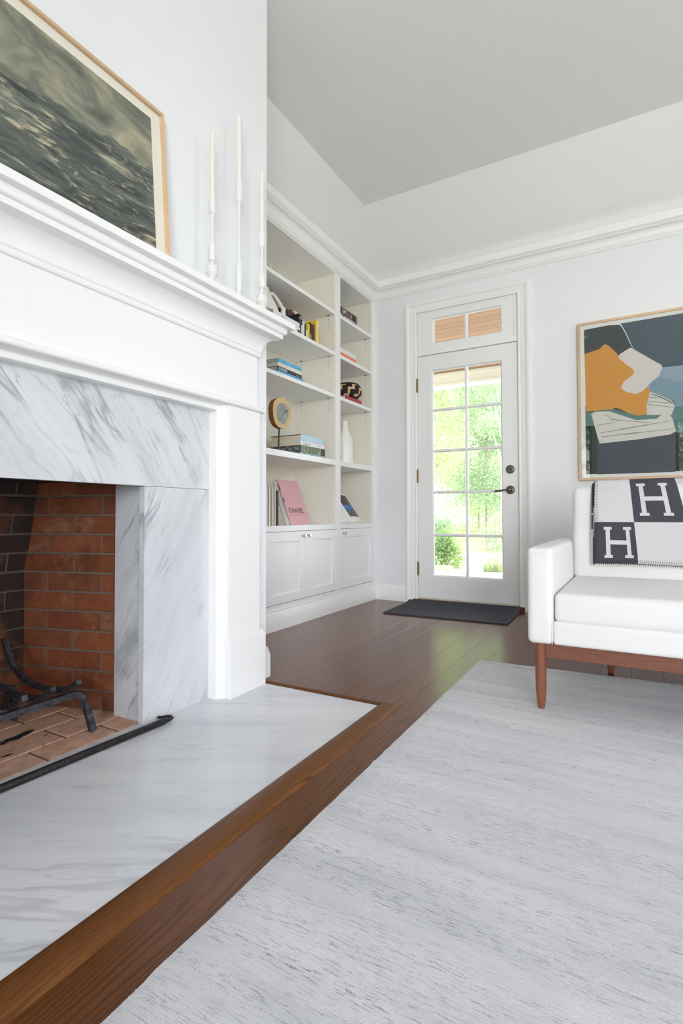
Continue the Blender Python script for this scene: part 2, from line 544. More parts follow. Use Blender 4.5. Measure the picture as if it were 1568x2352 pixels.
RUG = mat('rug_wool', S(214, 215, 219), 0.95)
_n = RUG.node_tree
_rz = math.radians(-2.5)
base = ramp(_n, noise(_n, coord(_n, 'pos', (1.2, 7, 1), (0, 0, _rz)), 1.3, 4, 0.6), [(0.3, S(226, 227, 230)), (0.62, S(240, 240, 241))])
soft = ramp(_n, noise(_n, coord(_n, 'pos', (1.4, 9, 1), (0, 0, _rz)), 1.6, 5, 0.65), [(0.42, BLK), (0.72, WHT)])
base = mixc(_n, nd(_n, 'ShaderNodeMath', {0: soft, 1: .30}, operation='MULTIPLY').outputs[0], base, S(196, 198, 205))
band = ramp(_n, noise(_n, coord(_n, 'pos', (0.7, 22, 1), (0, 0, _rz)), 1.0, 4, 0.6), [(0.40, BLK), (0.68, WHT)])
dash = ramp(_n, noise(_n, coord(_n, 'pos', (28, 270, 1), (0, 0, _rz)), 1.0, 3, 0.7), [(0.515, BLK), (0.62, WHT)])
fd = nd(_n, 'ShaderNodeMath', {0: dash, 1: band}, operation='MULTIPLY').outputs[0]
fd = nd(_n, 'ShaderNodeMath', {0: fd, 1: 0.85}, operation='MULTIPLY').outputs[0]
spk = ramp(_n, noise(_n, coord(_n, 'pos', (1, 1.6, 1)), 330, 2, .6), [(.36, BLK), (.52, WHT)])
fd = nd(_n, 'ShaderNodeMath', {0: fd, 1: spk}, operation='MULTIPLY').outputs[0]
cc = mixc(_n, fd, base, S(92, 96, 108))
line = ramp(_n, noise(_n, coord(_n, 'pos', (1.1, 170, 1), (0, 0, _rz)), 1.0, 2, 0.5), [(0.645, BLK), (0.70, WHT)])
brk = ramp(_n, noise(_n, coord(_n, 'pos', (30, 60, 1), (0, 0, _rz)), 1.0, 3), [(0.42, BLK), (0.62, WHT)])
fl = nd(_n, 'ShaderNodeMath', {0: line, 1: brk}, operation='MULTIPLY').outputs[0]
fl = nd(_n, 'ShaderNodeMath', {0: nd(_n, 'ShaderNodeMath', {0: fl, 1: .6}, operation='MULTIPLY').outputs[0], 1: spk}, operation='MULTIPLY').outputs[0]
cc = mixc(_n, fl, cc, S(108, 112, 124))
sp = ramp(_n, noise(_n, coord(_n, 'pos'), 620, 3, 0.7), [(0.3, (0.80, 0.80, 0.82, 1)), (0.62, (1.03, 1.03, 1.03, 1))])
cc = mixc(_n, 0.9, cc, sp, 'MULTIPLY')
setc(RUG, cc)
bump(RUG, noise(_n, coord(_n, 'pos'), 420, 4, 0.75), 0.7, 0.006)

MATB = mat('black_ribbed_matting', S(44, 44, 48), 0.95)
_n = MATB.node_tree
setc(MATB, ramp(_n, noise(_n, coord(_n, 'pos'), 300, 2, 0.8), [(0.40, S(24, 24, 28)), (0.62, S(92, 92, 102))]))
bump(MATB, noise(_n, coord(_n, 'pos'), 520, 3, 0.8), 0.6, 0.003)

def plain(name, c, rough=0.6):
    return mat(name, S(*c), rough)
PAGES = plain('book_pages', (226, 216, 196), 0.85)
_n = PAGES.node_tree
setc(PAGES, ramp(_n, noise(_n, coord(_n, 'pos', (3, 3, 900)), 1.0, 2), [(0.3, S(200, 188, 164)), (0.7, S(230, 220, 200))]))
PAGES_G = plain('grey_book_pages', (178, 178, 176), 0.85)
CERAM = mat('white_ceramic', S(238, 236, 228), 0.35)
CANDLE = mat('ivory_wax', S(228, 228, 218), 0.45)
CANDLE_W = plain('white_lacquer_wood', (226, 226, 222), 0.4)

# ------------------------------------------------------------------ structure: floor
fl = struct(MB().box(XW, XR, YR, YB + 0.12, -0.12, -0.016).build('floor', UNDER))
PW = 0.127
lens_ = [1.6, 2.0, 2.4, 2.8]
def plank_mesh(w, L, zt=0.0, th=0.016):
    b = MB().box(-w / 2 + .00025, w / 2 - .00025, -L / 2 + .0002, L / 2 - .0002, zt - th, zt)
    me_o = b.build('plank', FLOORW, None, bevel=0.0005, seg=1)
    me = me_o.data
    bpy.data.objects.remove(me_o, do_unlink=True)
    return me
PCACHE = {}
def plank(x, y0, y1, w=PW):
    L = round(y1 - y0, 3)
    key = (round(w, 4), L)
    if key not in PCACHE:
        PCACHE[key] = plank_mesh(w, L)
    link('plank', PCACHE[key], fl, (x, (y0 + y1) / 2, 0))
HX1, HY1 = -0.885, 1.842          # hearth slab front edge and far end
HY0 = 2 * 0.727 - HY1
BX1, BY1 = -0.803, 1.872          # outer edge of the oak border
BY0 = 2 * 0.727 - BY1
x = BX1 - PW / 2
cols = []
while x > XW - PW:
    cols.append(x); x -= PW
x = BX1 + PW / 2
while x < XR:
    cols.append(x); x += PW
for cx in cols:
    x0, x1 = max(cx - PW / 2, XW), min(cx + PW / 2, XR)
    if x1 - x0 < 0.01:
        continue
    ranges = [(YR, YB)] if cx > BX1 else [(BY1, YB), (YR, BY0)]
    for (a, b) in ranges:
        y = a
        first = True
        while y < b - 0.01:
            L = random.choice(lens_)
            if first:
                L = round(L * random.choice([0.35, 0.6, 0.8]), 2); first = False
            e = y + L
            if e > b - 0.3:
                e = b
            plank((x0 + x1) / 2, y, e, x1 - x0)
            y = e

# ------------------------------------------------------------------ structure: walls
DX0, DX1 = -1.655, -0.767      # rough opening of the door
DZT = 2.478
WT = 0.16
wb = MB()
wb.box(XW, DX0, YB, YB + WT, -0.1, 3.3).box(DX1, XR, YB, YB + WT, -0.1, 3.3).box(DX0, DX1, YB, YB + WT, DZT, 3.3)
struct(wb.build('wall_back', WALL))
struct(MB().box(XW - 0.15, XW, YR, YB + WT, -0.1, 3.3).build('wall_left', WALL))
wr = MB()
ys = [YR - WT] + [q for w in RIGHT_WINDOWS for q in w] + [YB + WT]
for i in range(0, len(ys), 2):
    wr.box(XR, XR + WT, ys[i], ys[i + 1], -0.1, 3.3)
for (a, b) in RIGHT_WINDOWS:
    wr.box(XR, XR + WT, a, b, -0.1, WZ0).box(XR, XR + WT, a, b, WZ1, 3.3)
struct(wr.build('wall_right', WALL))
wf = MB()
xs = [XW - 0.15] + [q for w in REAR_WINDOWS for q in w] + [XR]
for i in range(0, len(xs), 2):
    wf.box(xs[i], xs[i + 1], YR - WT, YR, -0.1, 3.3)
for (a, b) in REAR_WINDOWS:
    wf.box(a, b, YR - WT, YR, -0.1, WZ0).box(a, b, YR - WT, YR, WZ1, 3.3)
struct(wf.build('wall_front', WALL))

# coved ceiling
ZC, Z0, CV = 3.182, 2.757, 0.559
ce = MB()
o_ = [(XW, YR), (XR, YR), (XR, YB), (XW, YB)]
sl = 0.76
cvb = (ZC - 2.795) / sl
i_ = [(-2.37 + cvb, YR + cvb), (XR - cvb, YR + cvb), (XR - cvb, YB - cvb), (-2.37 + cvb, YB - cvb)]
zo = 2.795
ce.add([(-2.37 - 0.05, YR, zo - .038), (XR, YR, zo), (XR, YB, zo), (-2.37 - 0.05, YB, zo - .038)] +
       [(a, b, ZC) for a, b in i_], [(0, 1, 5, 4), (1, 2, 6, 5), (2, 3, 7, 6), (3, 0, 4, 7), (4, 5, 6, 7)])
ceo = ce.build('ceiling', CEIL)
bm = bmesh.new(); bm.from_mesh(ceo.data)
# true corner for the hip over the bookcase
bm.verts.ensure_lookup_table()
bm.verts[3].co = Vector((-2.42, YB + 0.05, zo - .038)); bm.verts[2].co = Vector((XR, YB + 0.0, zo))
bm.to_mesh(ceo.data); bm.free()
struct(ceo)

# ------------------------------------------------------------------ chimney breast
FY0, FY1 = 0.191, 1.263        # firebox opening
YC = 0.727
my = lambda y: 2 * YC - y      # mirror about the fireplace axis
CY1, CY0 = 1.904, my(1.904)
ch = MB()
ch.box(XW, XC, CY0, CY1, 1.165, 3.3)
ch.box(XW, XC, 1.60, CY1, 0, 1.165).box(XW, XC, CY0, my(1.60), 0, 1.165)
ch.box(-1.72, -1.545, 1.31, 1.60, 0, 1.165).box(-1.72, -1.545, my(1.60), my(1.31), 0, 1.165)
ch.box(-1.72, -1.545, my(1.31), 1.31, 0.86, 1.165)
struct(ch.build('wall_chimney', WALL))

# ------------------------------------------------------------------ fireplace
fp = empty('fireplace', (-1.5, YC, 0), 'white painted fireplace mantel with grey veined marble surround and brick firebox', 'fireplace')
def mb(): return MB()
def both(fn, *args):
    fn(1, *args); fn(-1, *args)
# marble surround
mb().box(-1.540, -1.512, my(1.587), 1.587, 0.8375, 1.160).build('marble_lintel', MARBLE_LINTEL, fp, bevel=0.0012)
for sgn in (0, 1):
    f = (lambda y: y) if sgn == 0 else my
    mb().box(-1.540, -1.512, f(1.263), f(1.587), 0.0, 0.8365).build('marble_leg', MARBLE_LEG, fp, bevel=0.0012)
    mb().box(-1.690, -1.538, f(1.279), f(1.303), 0.0, 0.845).build('marble_jamb', MARBLE_JAMB, fp, bevel=0.001)
# moulded casing between marble and pilasters
inner = 1.579
prof = [(0, -1.535), (0, -1.471), (0.0015, -1.4692), (0.018, -1.4685), (0.0205, -1.4665), (0.0225, -1.460), (0.0245, -1.4545), (0.027, -1.4525), (0.033, -1.4525), (0.036, -1.455), (0.036, -1.535)]
path = [(my(inner), 0.0), (my(inner), 1.156), (inner, 1.156), (inner, 0.0)]
# right of travel must point away from the opening, so offset is negated
mb().sweep(path, [(-o, h) for o, h in prof], lambda a, b, h: (h, a, b)).build('marble_casing', TRIM, fp, smooth=True, angle=30)
for f in ((lambda y: y), my):
    mb().box(XC - .02, -1.437, f(1.612), f(1.813), 0.22, 1.186).build('pilaster', TRIM, fp, bevel=0.0015)
    b = mb()
    lo, hi = min(f(1.609), f(1.838)), max(f(1.609), f(1.838))
    b.box(XC - .02, -1.423, lo, hi, 0.0, 0.226)
    b.box(XC - .02, -1.428, lo - .004, hi - .006 if f(1) == 1 else hi + .004, 0.226, 0.236)
    b.box(XC - .02, -1.432, lo - .002, hi - .012 if f(1) == 1 else hi + .002, 0.236, 0.243)
    b.build('plinth_block', TRIM, fp, bevel=0.002)
XF = -1.45
mb().box(XC - .02, XF, my(1.81), 1.81, 1.186, 1.45).build('frieze', TRIM, fp, bevel=0.001)
path = [(XC - .02, 1.81), (XF, 1.81), (XF, my(1.81)), (XC - .02, my(1.81))]
def arc(cx, cz, r, a0, a1, n=8):
    return [(cx + r * math.cos(math.radians(a0 + (a1 - a0) * i / n)), cz + r * math.sin(math.radians(a0 + (a1 - a0) * i / n))) for i in range(n + 1)]
def away(path, prof):  # path runs with outside on its left
    return [(-o, h) for o, h in prof]
bead = [(0, 1.182), (0.014, 1.182)] + arc(0.014, 1.1925, 0.0125, -80, 80, 8) + [(0.006, 1.206), (0, 1.210)]
mb().sweep(path, away(path, bead), XY).build('necking_bead', TRIM, fp, smooth=True, angle=35)
cov = [(0, 1.424), (0.008, 1.426)] + [(0.008 + 0.004 * math.sin(math.pi * i / 5), 1.427 + 0.016 * i / 5) for i in range(6)] + \
      [(0.010, 1.445), (0.013, 1.448)] + \
      [(0.013 + 0.058 * (1 - math.cos(math.radians(a))), 1.448 + 0.066 * math.sin(math.radians(a))) for a in range(10, 91, 10)] + \
      [(0.080, 1.516), (0.080, 1.534)] + \
      [(0.080 + 0.013 * math.sin(math.radians(a)), 1.534 + 0.013 * (1 - math.cos(math.radians(a)))) for a in range(15, 91, 15)] + \
      [(0.093, 1.562), (0, 1.562)]
mb().sweep(path, away(path, cov), XY).build('cornice', TRIM, fp, smooth=True, angle=28)
mb().box(XC - .03, XF + 0.120, my(1.81) - 0.12, 1.81 + 0.12, 1.5615, 1.587).build('mantel_shelf', TRIM, fp, bevel=0.0025)

# firebox bricks
BH, BL, BD = 0.0655, 0.228, 0.055
BC = {}
def brick_mesh(L, H, m, D=BD):
    k = (round(L, 3), round(H, 3), m.name)
    if k not in BC:
        o = MB().box(-L / 2, L / 2, -D, 0, -H / 2, H / 2).build('brick', m, None, bevel=0.003, seg=1)
        BC[k] = o.data
        bpy.data.objects.remove(o, do_unlink=True)
    return BC[k]
def brick_wall(name, p0, p1, courses, z0, lean, m, mortar_in, bounds_even, bounds_odd):
    """bricks between plan points p0 -> p1; room side is on the left of travel"""
    p0 = Vector(p0); p1 = Vector(p1); d = (p1 - p0); L = d.length; d.normalize()
    nrm = Vector((-d.y, d.x))
    ang = math.atan2(d.y, d.x)
    ztop = z0 + courses * 0.0735
    b = MB()
    zz = [z0, 0.5, ztop] if lean else [z0, ztop]
    vs = []; fs = []
    for z in zz:
        lx = lean * max(0, z - 0.5)
        for q in (p0, p1):
            w = q - nrm * mortar_in
            vs.append((w.x + nrm.x * lx, w.y + nrm.y * lx, z))
            w2 = w - nrm * 0.07
            vs.append((w2.x + nrm.x * lx, w2.y + nrm.y * lx, z))
    for i in range(len(zz) - 1):
        a = i * 4; c = a + 4
        fs += [(a, a + 2, c + 2, c), (a + 1, c + 1, c + 3, a + 3), (a, c, c + 1, a + 1), (a + 2, a + 3, c + 3, c + 2)]
    b.add(vs, fs)
    wall = b.build(name, MORTAR if m is not BRICKS_SOOT else SOOTMORTAR, fp)
    for k in range(courses):
        bb = bounds_even if k % 2 == 0 else bounds_odd
        cuts = [0.0] + [q for q in bb if 0.02 < q < L - 0.02] + [L]
        zc = z0 + k * 0.0735 + 0.0735 / 2
        lx = lean * max(0, zc - 0.5)
        for i in range(len(cuts) - 1):
            a, c = cuts[i] + 0.004, cuts[i + 1] - 0.004
            me = brick_mesh(c - a, BH, m)
            q = p0 + d * ((a + c) / 2) + nrm * (lx + random.uniform(-.0012, .0012))
            o = link('brick', me, wall, (q.x, q.y, zc))
            o.rotation_euler = (0, 0, ang)
            if lean and zc > 0.5:
                o.rotation_euler = (Matrix.Rotation(ang, 3, 'Z') @ Matrix.Rotation(-math.atan(lean), 3, 'X')).to_euler()
SOOTMORTAR = mat('sooty_mortar', S(84, 74, 66), 0.95)
PB = (-2.11, 1.182)
sideL = math.hypot(0.42, 0.118)
# bricks' room face is local +y = left of travel; right wall travels front -> back
brick_wall('firebox_side_wall', (-1.69, 1.300), PB, 12, 0.0, 0, BRICK, 0.005, [0.08, 0.325], [0.205])
brick_wall('firebox_side_wall', (-2.11, my(1.182)), (-1.69, my(1.300)), 12, 0.0, 0, BRICK, 0.005, [sideL - 0.325, sideL - 0.08], [sideL - 0.205])
Lb = PB[1] - my(PB[1])
brick_wall('firebox_back_wall', (-2.11, PB[1] + .014), (-2.11, my(PB[1]) - .014), 12, 0.0, 0.22, BRICKS_SOOT, 0.005, [0.2 + 0.238 * i for i in range(4)], [0.08 + 0.238 * i for i in range(4)])
# brick hearth floor inside the firebox
ff = MB().add([(-1.546, FY0 - .09, -.004), (-1.546, FY1 + .05, -.004), (-1.70, 1.31, -.004), (-2.12, 1.19, -.004), (-2.12, my(1.19), -.004), (-1.70, my(1.31), -.004)],
              [(0, 1, 2, 3, 4, 5)]).build('firebox_floor', MORTAR, fp)
rows = [-1.546, -1.659, -1.786, -1.905, -2.015, -2.13]
for r in range(5):
    xa, xb = rows[r], rows[r + 1]
    y = 0.10 + (0.0 if r % 2 else 0.12) - 0.24
    while y < 1.40:
        a, c = max(y, 0.15), min(y + 0.236, 1.30)
        if c - a > 0.03:
            xc = (xa + xb) / 2
            me = brick_mesh(c - a - .001, abs(xb - xa) - .007, BRICKF, 0.0155)
            o = link('brick', me, ff, (xc, (a + c) / 2, 0.0))
            o.rotation_euler = (math.radians(90), 0, math.radians(90))
        y += 0.244
# smoke shelf closing the top of the firebox
MB().add([(-1.545, FY0 - .08, .86), (-1.545, FY1 + .08, .86), (-2.2, FY1 + .08, .86), (-2.2, FY0 - .08, .86)] +
         [(-1.545, FY0 - .08, .90), (-1.545, FY1 + .08, .90), (-2.2, FY1 + .08, .90), (-2.2, FY0 - .08, .90)],
         [(3, 2, 1, 0), (4, 5, 6, 7), (0, 1, 5, 4), (1, 2, 6, 5), (2, 3, 7, 6), (3, 0, 4, 7)]).build('damper_plate', SOOT, fp)

# hearth slab and oak border
hs = MB()
hs.box(-1.546, HX1, HY0, HY1, -0.016, 0.001)
hearth = tag(rebase(hs.build('hearth_slab', MARBLE_HEARTH, None, bevel=0.0025, seg=2)), 'polished white marble hearth slab set in the floor with oak border', 'hearth')
bprof = [(0, -0.016), (0, 0.0005), (0.004, 0.004), (0.03, 0.0065), (0.058, 0.007), (0.074, 0.005), (0.082, 0.0), (0.082, -0.016)]
t1 = MB()
def bpt(u, yy):  # long border strip in front of the slab, mitred at both ends
    return None
vs = []; fs = []
for (e, sg) in ((HY1, 1), (HY0, -1)):
    for (o, h) in bprof:
        vs.append((HX1 + o, e + sg * o * 0.030 / 0.082, h))
m_ = len(bprof)
fs = [(k, (k + 1) % m_, m_ + (k + 1) % m_, m_ + k) for k in range(m_)] + [tuple(range(m_)), tuple(range(2 * m_ - 1, m_ - 1, -1))]
t1.add(vs, fs)
struct(t1.build('trim_1', BORDERW, None, smooth=True, angle=50))
BORDERX = wood('border_oak_end', S(86, 52, 26), S(118, 76, 41), 'x', 0.36, kind='pos', rnd=0, gs=1.0)
P(BORDERX).inputs['Specular IOR Level'].default_value = 0.12
for i, (e, sg) in enumerate(((HY1, 1), (HY0, -1))):
    vs = []
    for xx in (XC + 0.03, None):
        for (o, h) in bprof:
            vs.append(((HX1 + o) if xx is None else xx, e + sg * o * 0.030 / 0.082, h))
    struct(MB().add(vs, fs).build('trim_%d' % (2 + i), BORDERX, None, smooth=True, angle=50))
# side baseboard of the chimney breast
bbp = [(0, 0), (0.030, 0), (0.030, 0.098), (0.027, 0.108), (0.020, 0.114), (0.020, 0.122), (0.012, 0.130), (0.010, 0.140), (0, 0.142)]
struct(MB().sweep([(XB + 0.02, CY1), (XC + 0.002, CY1)], [(-o, h) for o, h in bbp], XY).build('baseboard_chimney', TRIM, None, smooth=True, angle=30))

# ------------------------------------------------------------------ crown moulding and baseboards
crown = [(0, 2.618), (0.010, 2.618), (0.013, 2.626), (0.017, 2.629), (0.017, 2.637), (0.022, 2.641)] + \
        [(0.022 + 0.034 * (1 - math.cos(math.radians(a))), 2.641 + 0.050 * math.sin(math.radians(a))) for a in range(15, 91, 15)] + \
        [(0.060, 2.692), (0.060, 2.699), (0.068, 2.702), (0.072, 2.707), (0.078, 2.709), (0.078, 2.762), (0, 2.762)]
path = [(XB, CY1 - 0.002), (XB, YB), (XR, YB), (XR, YR)]
struct(MB().sweep(path, crown, XY).build('trim_4', TRIM, None, smooth=True, angle=28))
base = [(0, 0), (0.018, 0), (0.018, 0.098), (0.015, 0.104), (0.015, 0.108), (0.010, 0.114), (0.008, 0.126), (0, 0.128)]
struct(MB().sweep([(XB + 0.012, YB), (-1.716, YB)], base, XY).build('baseboard_back', TRIM, None, smooth=True, angle=30))
struct(MB().sweep([(-0.705, YB), (XR, YB), (XR, YR)], base, XY).build('baseboard_right', TRIM, None, smooth=True, angle=30))

# ------------------------------------------------------------------ door with transom
DY = YB + 0.004       # room face of the door
d1 = MB()
dx0, dx1, dz0, dz1 = -1.617, -0.805, 0.040, 2.068
gx0, gx1, gz0, gz1 = -1.495, -0.920, 0.226, 1.944
d1.box(dx0, gx0, DY, DY + .044, dz0, dz1).box(gx1, dx1, DY, DY + .044, dz0, dz1)
d1.box(gx0, gx1, DY, DY + .044, dz0, gz0).box(gx0, gx1, DY, DY + .044, gz1, dz1)
door = struct(d1.build('door_1', DOORP))
def sticking(x0, x1, z0, z1, parent, w=0.010, name='glazing_bead'):
    pr = [(0, DY + .004), (0, DY + .040), (w, DY + .030), (w, DY + .014), (w * .5, DY + .008)]
    MB().sweep([(x0, z0), (x0, z1), (x1, z1), (x1, z0)], pr, lambda a, b, h: (a, h, b), closed=True).build(name, DOORP, parent)
sticking(gx0, gx1, gz0, gz1, door)
mw_ = 0.011
zs_ = [0.566, 0.921, 1.264, 1.606]
xm = -1.2065
def muntin(p0, p1, parent, y0=DY + .006, y1=DY + .040, w=mw_, m=DOORP):
    p0 = Vector(p0); p1 = Vector(p1); d = (p1 - p0).normalized(); n = Vector((-d.y, d.x))
    sec = [(-w, y0 + .010), (-w * .55, y0), (w * .55, y0), (w, y0 + .010), (w, y1), (-w, y1)]
    vs = []
    for q in (p0, p1):
        for (o, y) in sec:
            r = q + n * o; vs.append((r.x, y, r.y))
    k = len(sec)
    MB().add(vs, [(i, (i + 1) % k, k + (i + 1) % k, k + i) for i in range(k)] + [tuple(range(k)), tuple(range(2 * k - 1, k - 1, -1))]).build('muntin', m, parent)
muntin((xm, gz0), (xm, gz1), door, DY + .005, DY + .041)
for z in zs_:
    muntin((gx0, z), (gx1, z), door)
xe = [gx0 + .004, xm - .006, xm + .006, gx1 - .004]
ze = [gz0 + .004] + [q for z in zs_ for q in (z - .006, z + .006)] + [gz1 - .004]
for i in range(2):
    for j in range(5):
        MB().box(xe[2 * i], xe[2 * i + 1], DY + .020, DY + .024, ze[2 * j], ze[2 * j + 1]).build('pane', GLASS, door)
MB().box(dx0 + .003, dx1 - .003, DY - .002, DY + .03, 0.032, 0.046).build('door_sweep', plain('cream_sweep', (206, 200, 184), 0.6), door, bevel=.002)
for z in (1.827, 1.059, 0.283):
    hg = MB()
    hg.lathe([(0.0065, -0.052), (0.0065, 0.052)], (dx0 - 0.003, DY - 0.006, z), 10)
    hg.lathe([(0.004, 0.052), (0.005, 0.056), (0.002, 0.060)], (dx0 - 0.003, DY - 0.006, z), 10)
    hg.lathe([(0.002, -0.060), (0.005, -0.056), (0.004, -0.052)], (dx0 - 0.003, DY - 0.006, z), 10)
    for zz in (-0.031, -0.0105, 0.0105, 0.031):
        hg.lathe([(0.0072, -.001), (0.0072, .001)], (dx0 - 0.003, DY - 0.006, z + zz), 10)
    hg.box(dx0 - 0.012, dx0 + .004, DY - 0.003, DY + .006, z - .050, z + .050)
    hg.build('hinge', BRASS, door, smooth=True, angle=30)
rose = [(0.0335, 0), (0.0335, -0.004), (0.031, -0.007), (0.0275, -0.007), (0.0265, -0.010), (0.0225, -0.011), (0.0215, -0.008), (0.0, -0.008)]
db = MB().lathe(rose, (-0.862, DY, 1.084), 28, 'y').build('deadbolt', PEWTER, door, smooth=True, angle=25)
MB().tube([(-0.862, DY - .009, 1.070), (-0.862, DY - .016, 1.078), (-0.862, DY - .018, 1.084), (-0.862, DY - .016, 1.090), (-0.862, DY - .009, 1.098)], [.003, .0055, .006, .0055, .003], 8).build('thumb_turn', PEWTER, db, smooth=True)
MB().lathe([(0.0028, -.0075), (0.0028, -.0095)], (-0.850, DY, 1.084), 8, 'y').build('screw_hole', PEWTER_D, db)
hd = MB().lathe([(0.0335, 0), (0.0335, -0.004), (0.031, -0.007), (0.0265, -0.008), (0.025, -0.012), (0.016, -0.013), (0.0135, -0.018), (0.0115, -0.040), (0.0, -0.042)], (-0.862, DY, 0.926), 28, 'y').build('handle_rose', PEWTER, door, smooth=True, angle=25)
MB().tube([(-0.862, DY - .040, 0.926), (-0.885, DY - .042, 0.9255), (-0.92, DY - .040, 0.922), (-0.958, DY - .036, 0.9175), (-0.972, DY - .035, 0.916)], [.0085, .0062, .0060, .0075, .0088], 10).build('lever', PEWTER, hd, smooth=True, angle=50)

# transom window over the door
w1 = MB()
tx0, tx1, tz0, tz1 = -1.619, -0.803, 2.106, 2.452
ux0, ux1, uz0, uz1 = -1.485, -0.918, 2.164, 2.378
w1.box(tx0, ux0, DY, DY + .044, tz0, tz1).box(ux1, tx1, DY, DY + .044, tz0, tz1).box(ux0, ux1, DY, DY + .044, tz0, uz0).box(ux0, ux1, DY, DY + .044, uz1, tz1)
trans = struct(w1.build('window_1', DOORP))
sticking(ux0, ux1, uz0, uz1, trans)
muntin((xm, uz0), (xm, uz1), trans, DY + .005, DY + .041)
for a, b in ((ux0 + .004, xm - .006), (xm + .006, ux1 - .004)):
    MB().box(a, b, DY + .020, DY + .024, uz0 + .004, uz1 - .004).build('pane', GLASS, trans)
for a, b in ((tx0 + .012, tx0 + .024), (tx1 - .024, tx1 - .012)):
    MB().box(a, b, DY - .005, DY + .01, tz0 + .012, tz1).build('stop_bead', DOORP, trans, bevel=.002)
# jambs, head and transom bar
jb = MB()
jb.box(DX0, tx0 - .002, YB - .002, YB + WT, 0, DZT).box(tx1 + .002, DX1, YB - .002, YB + WT, 0, DZT)
jb.box(DX0, DX1, YB - .002, YB + WT, tz1 + .002, DZT + .01)
jb.box(tx0 - .002, tx1 + .002, YB - .007, YB + WT, dz1 + .005, tz0 - .001)
struct(jb.build('trim_5', TRIM, None, bevel=.003))
# casing
cp = [(0, YB + .002), (0, YB - .012), (0.004, YB - .016), (0.012, YB - .016), (0.018, YB - .013), (0.024, YB - .016), (0.050, YB - .018), (0.056, YB - .020), (0.062, YB - .026),
      (0.070, YB - .030), (0.084, YB - .032), (0.088, YB - .030), (0.088, YB + .002)]
path = [(-1.626, 0.0), (-1.626, 2.440), (-0.795, 2.440), (-0.795, 0.0)]
struct(MB().sweep(path, [(-o, h) for o, h in cp], lambda a, b, h: (a, h, b)).build('trim_6', TRIM, None, smooth=True, angle=25))
struct(MB().box(-1.66, -0.76, YB - 0.030, YB + WT, -0.01, 0.033).build('trim_7', SILLW, None, bevel=.006))

# windows of the walls behind the camera and to the right (they light the room)
BRONZE = plain('black_window_frame', (22, 23, 24), 0.5)
def window(n, axis, a, b, plane, m, ncol, nrow):
    def bx(u0, u1, w0, w1, z0, z1):
        return MB().box(u0, u1, w0, w1, z0, z1) if axis == 'x' else MB().box(w0, w1, u0, u1, z0, z1)
    fw = 0.05
    r = bx(a, a + fw, plane - .03, plane + .03, WZ0, WZ1)
    for q in (bx(b - fw, b, plane - .03, plane + .03, WZ0, WZ1), bx(a + fw, b - fw, plane - .03, plane + .03, WZ0, WZ0 + fw), bx(a + fw, b - fw, plane - .03, plane + .03, WZ1 - fw, WZ1)):
        r.add(q.v, q.f)
    root = struct(r.build('window_%d' % n, m))
    us = np.linspace(a + fw, b - fw, ncol + 1); zs = np.linspace(WZ0 + fw, WZ1 - fw, nrow + 1)
    for u in us[1:-1]:
        bx(u - .011, u + .011, plane - .02, plane + .02, WZ0 + fw, WZ1 - fw).build('muntin', m, root)
    for z in zs[1:-1]:
        bx(a + fw, b - fw, plane - .02, plane + .02, z - .011, z + .011).build('muntin', m, root)
    bx(a + fw, b - fw, plane - .003, plane + .003, WZ0 + fw, WZ1 - fw).build('pane', GLASS, root)
k = 2
for (a, b) in RIGHT_WINDOWS:
    window(k, 'y', a, b, XR + 0.10, TRIM, 2, 3); k += 1
for (a, b) in REAR_WINDOWS:
    window(k, 'x', a, b, YR - 0.10, BRONZE, 3, 6); k += 1

# ------------------------------------------------------------------ built-in bookcase
bc = empty('bookcase', (XB - 0.2, 3.05, 0), 'white built-in bookcase with shaker cabinet doors beside the fireplace', 'bookcase')
XK = -2.405                        # back of the shelves
BYL, BYR = 1.942, YB
D1a, D1b = 2.527, 2.600            # left divider
D2a, D2b = 3.476, 3.549            # right divider
E0, E1 = 1.992, 4.107              # ends of the outer bays
ZA, ZBs, ZCs, ZD, ZK = 2.312, 1.992, 1.664, 1.156, 0.665
ZTOP = 2.606
bays = [(E0, D1a), (D1b, D2a), (D2b, E1)]
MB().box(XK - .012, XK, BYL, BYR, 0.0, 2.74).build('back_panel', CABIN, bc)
MB().box(XK, XB - .002, CY1, BYL, 0, 2.76).build('filler_strip', TRIM, bc)
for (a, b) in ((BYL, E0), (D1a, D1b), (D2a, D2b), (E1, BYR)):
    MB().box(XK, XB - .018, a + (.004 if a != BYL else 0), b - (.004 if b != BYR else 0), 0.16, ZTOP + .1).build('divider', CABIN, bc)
    MB().box(XB - .019, XB, a, b, ZK, ZTOP).build('stile', TRIM, bc, bevel=.0012)
    MB().box(XB - .019, XB, a, b, 0.158, ZK - .039).build('stile', TRIM, bc, bevel=.0012)
MB().box(XK, XB, BYL, BYR, ZTOP, 2.76).build('head_rail', TRIM, bc, bevel=.0012)
MB().box(XK, XB + .0005, BYL, BYR, 1.116, ZD).build('fixed_shelf', TRIM, bc, bevel=.0012)
MB().box(XK, XB + .0015, BYL, BYR, 0.626, ZK).build('counter', TRIM, bc, bevel=.0012)
for (a, b) in bays:
    for z in (ZA, ZBs, ZCs):
        MB().box(XK, XB - .006, a + .001, b - .001, z - .027, z).build('shelf', TRIM, bc, bevel=.001)
MB().box(XB - .019, XB, BYL, BYR, 0.10, 0.158).build('bottom_rail', TRIM, bc)
pp = [(0, 0), (0.014, 0), (0.014, 0.098), (0.011, 0.104), (0.011, 0.109), (0.006, 0.116), (0.005, 0.130), (0, 0.132)]
MB().sweep([(XB, CY1), (XB, YB)], pp, XY).build('plinth_board', TRIM, bc, smooth=True, angle=30)
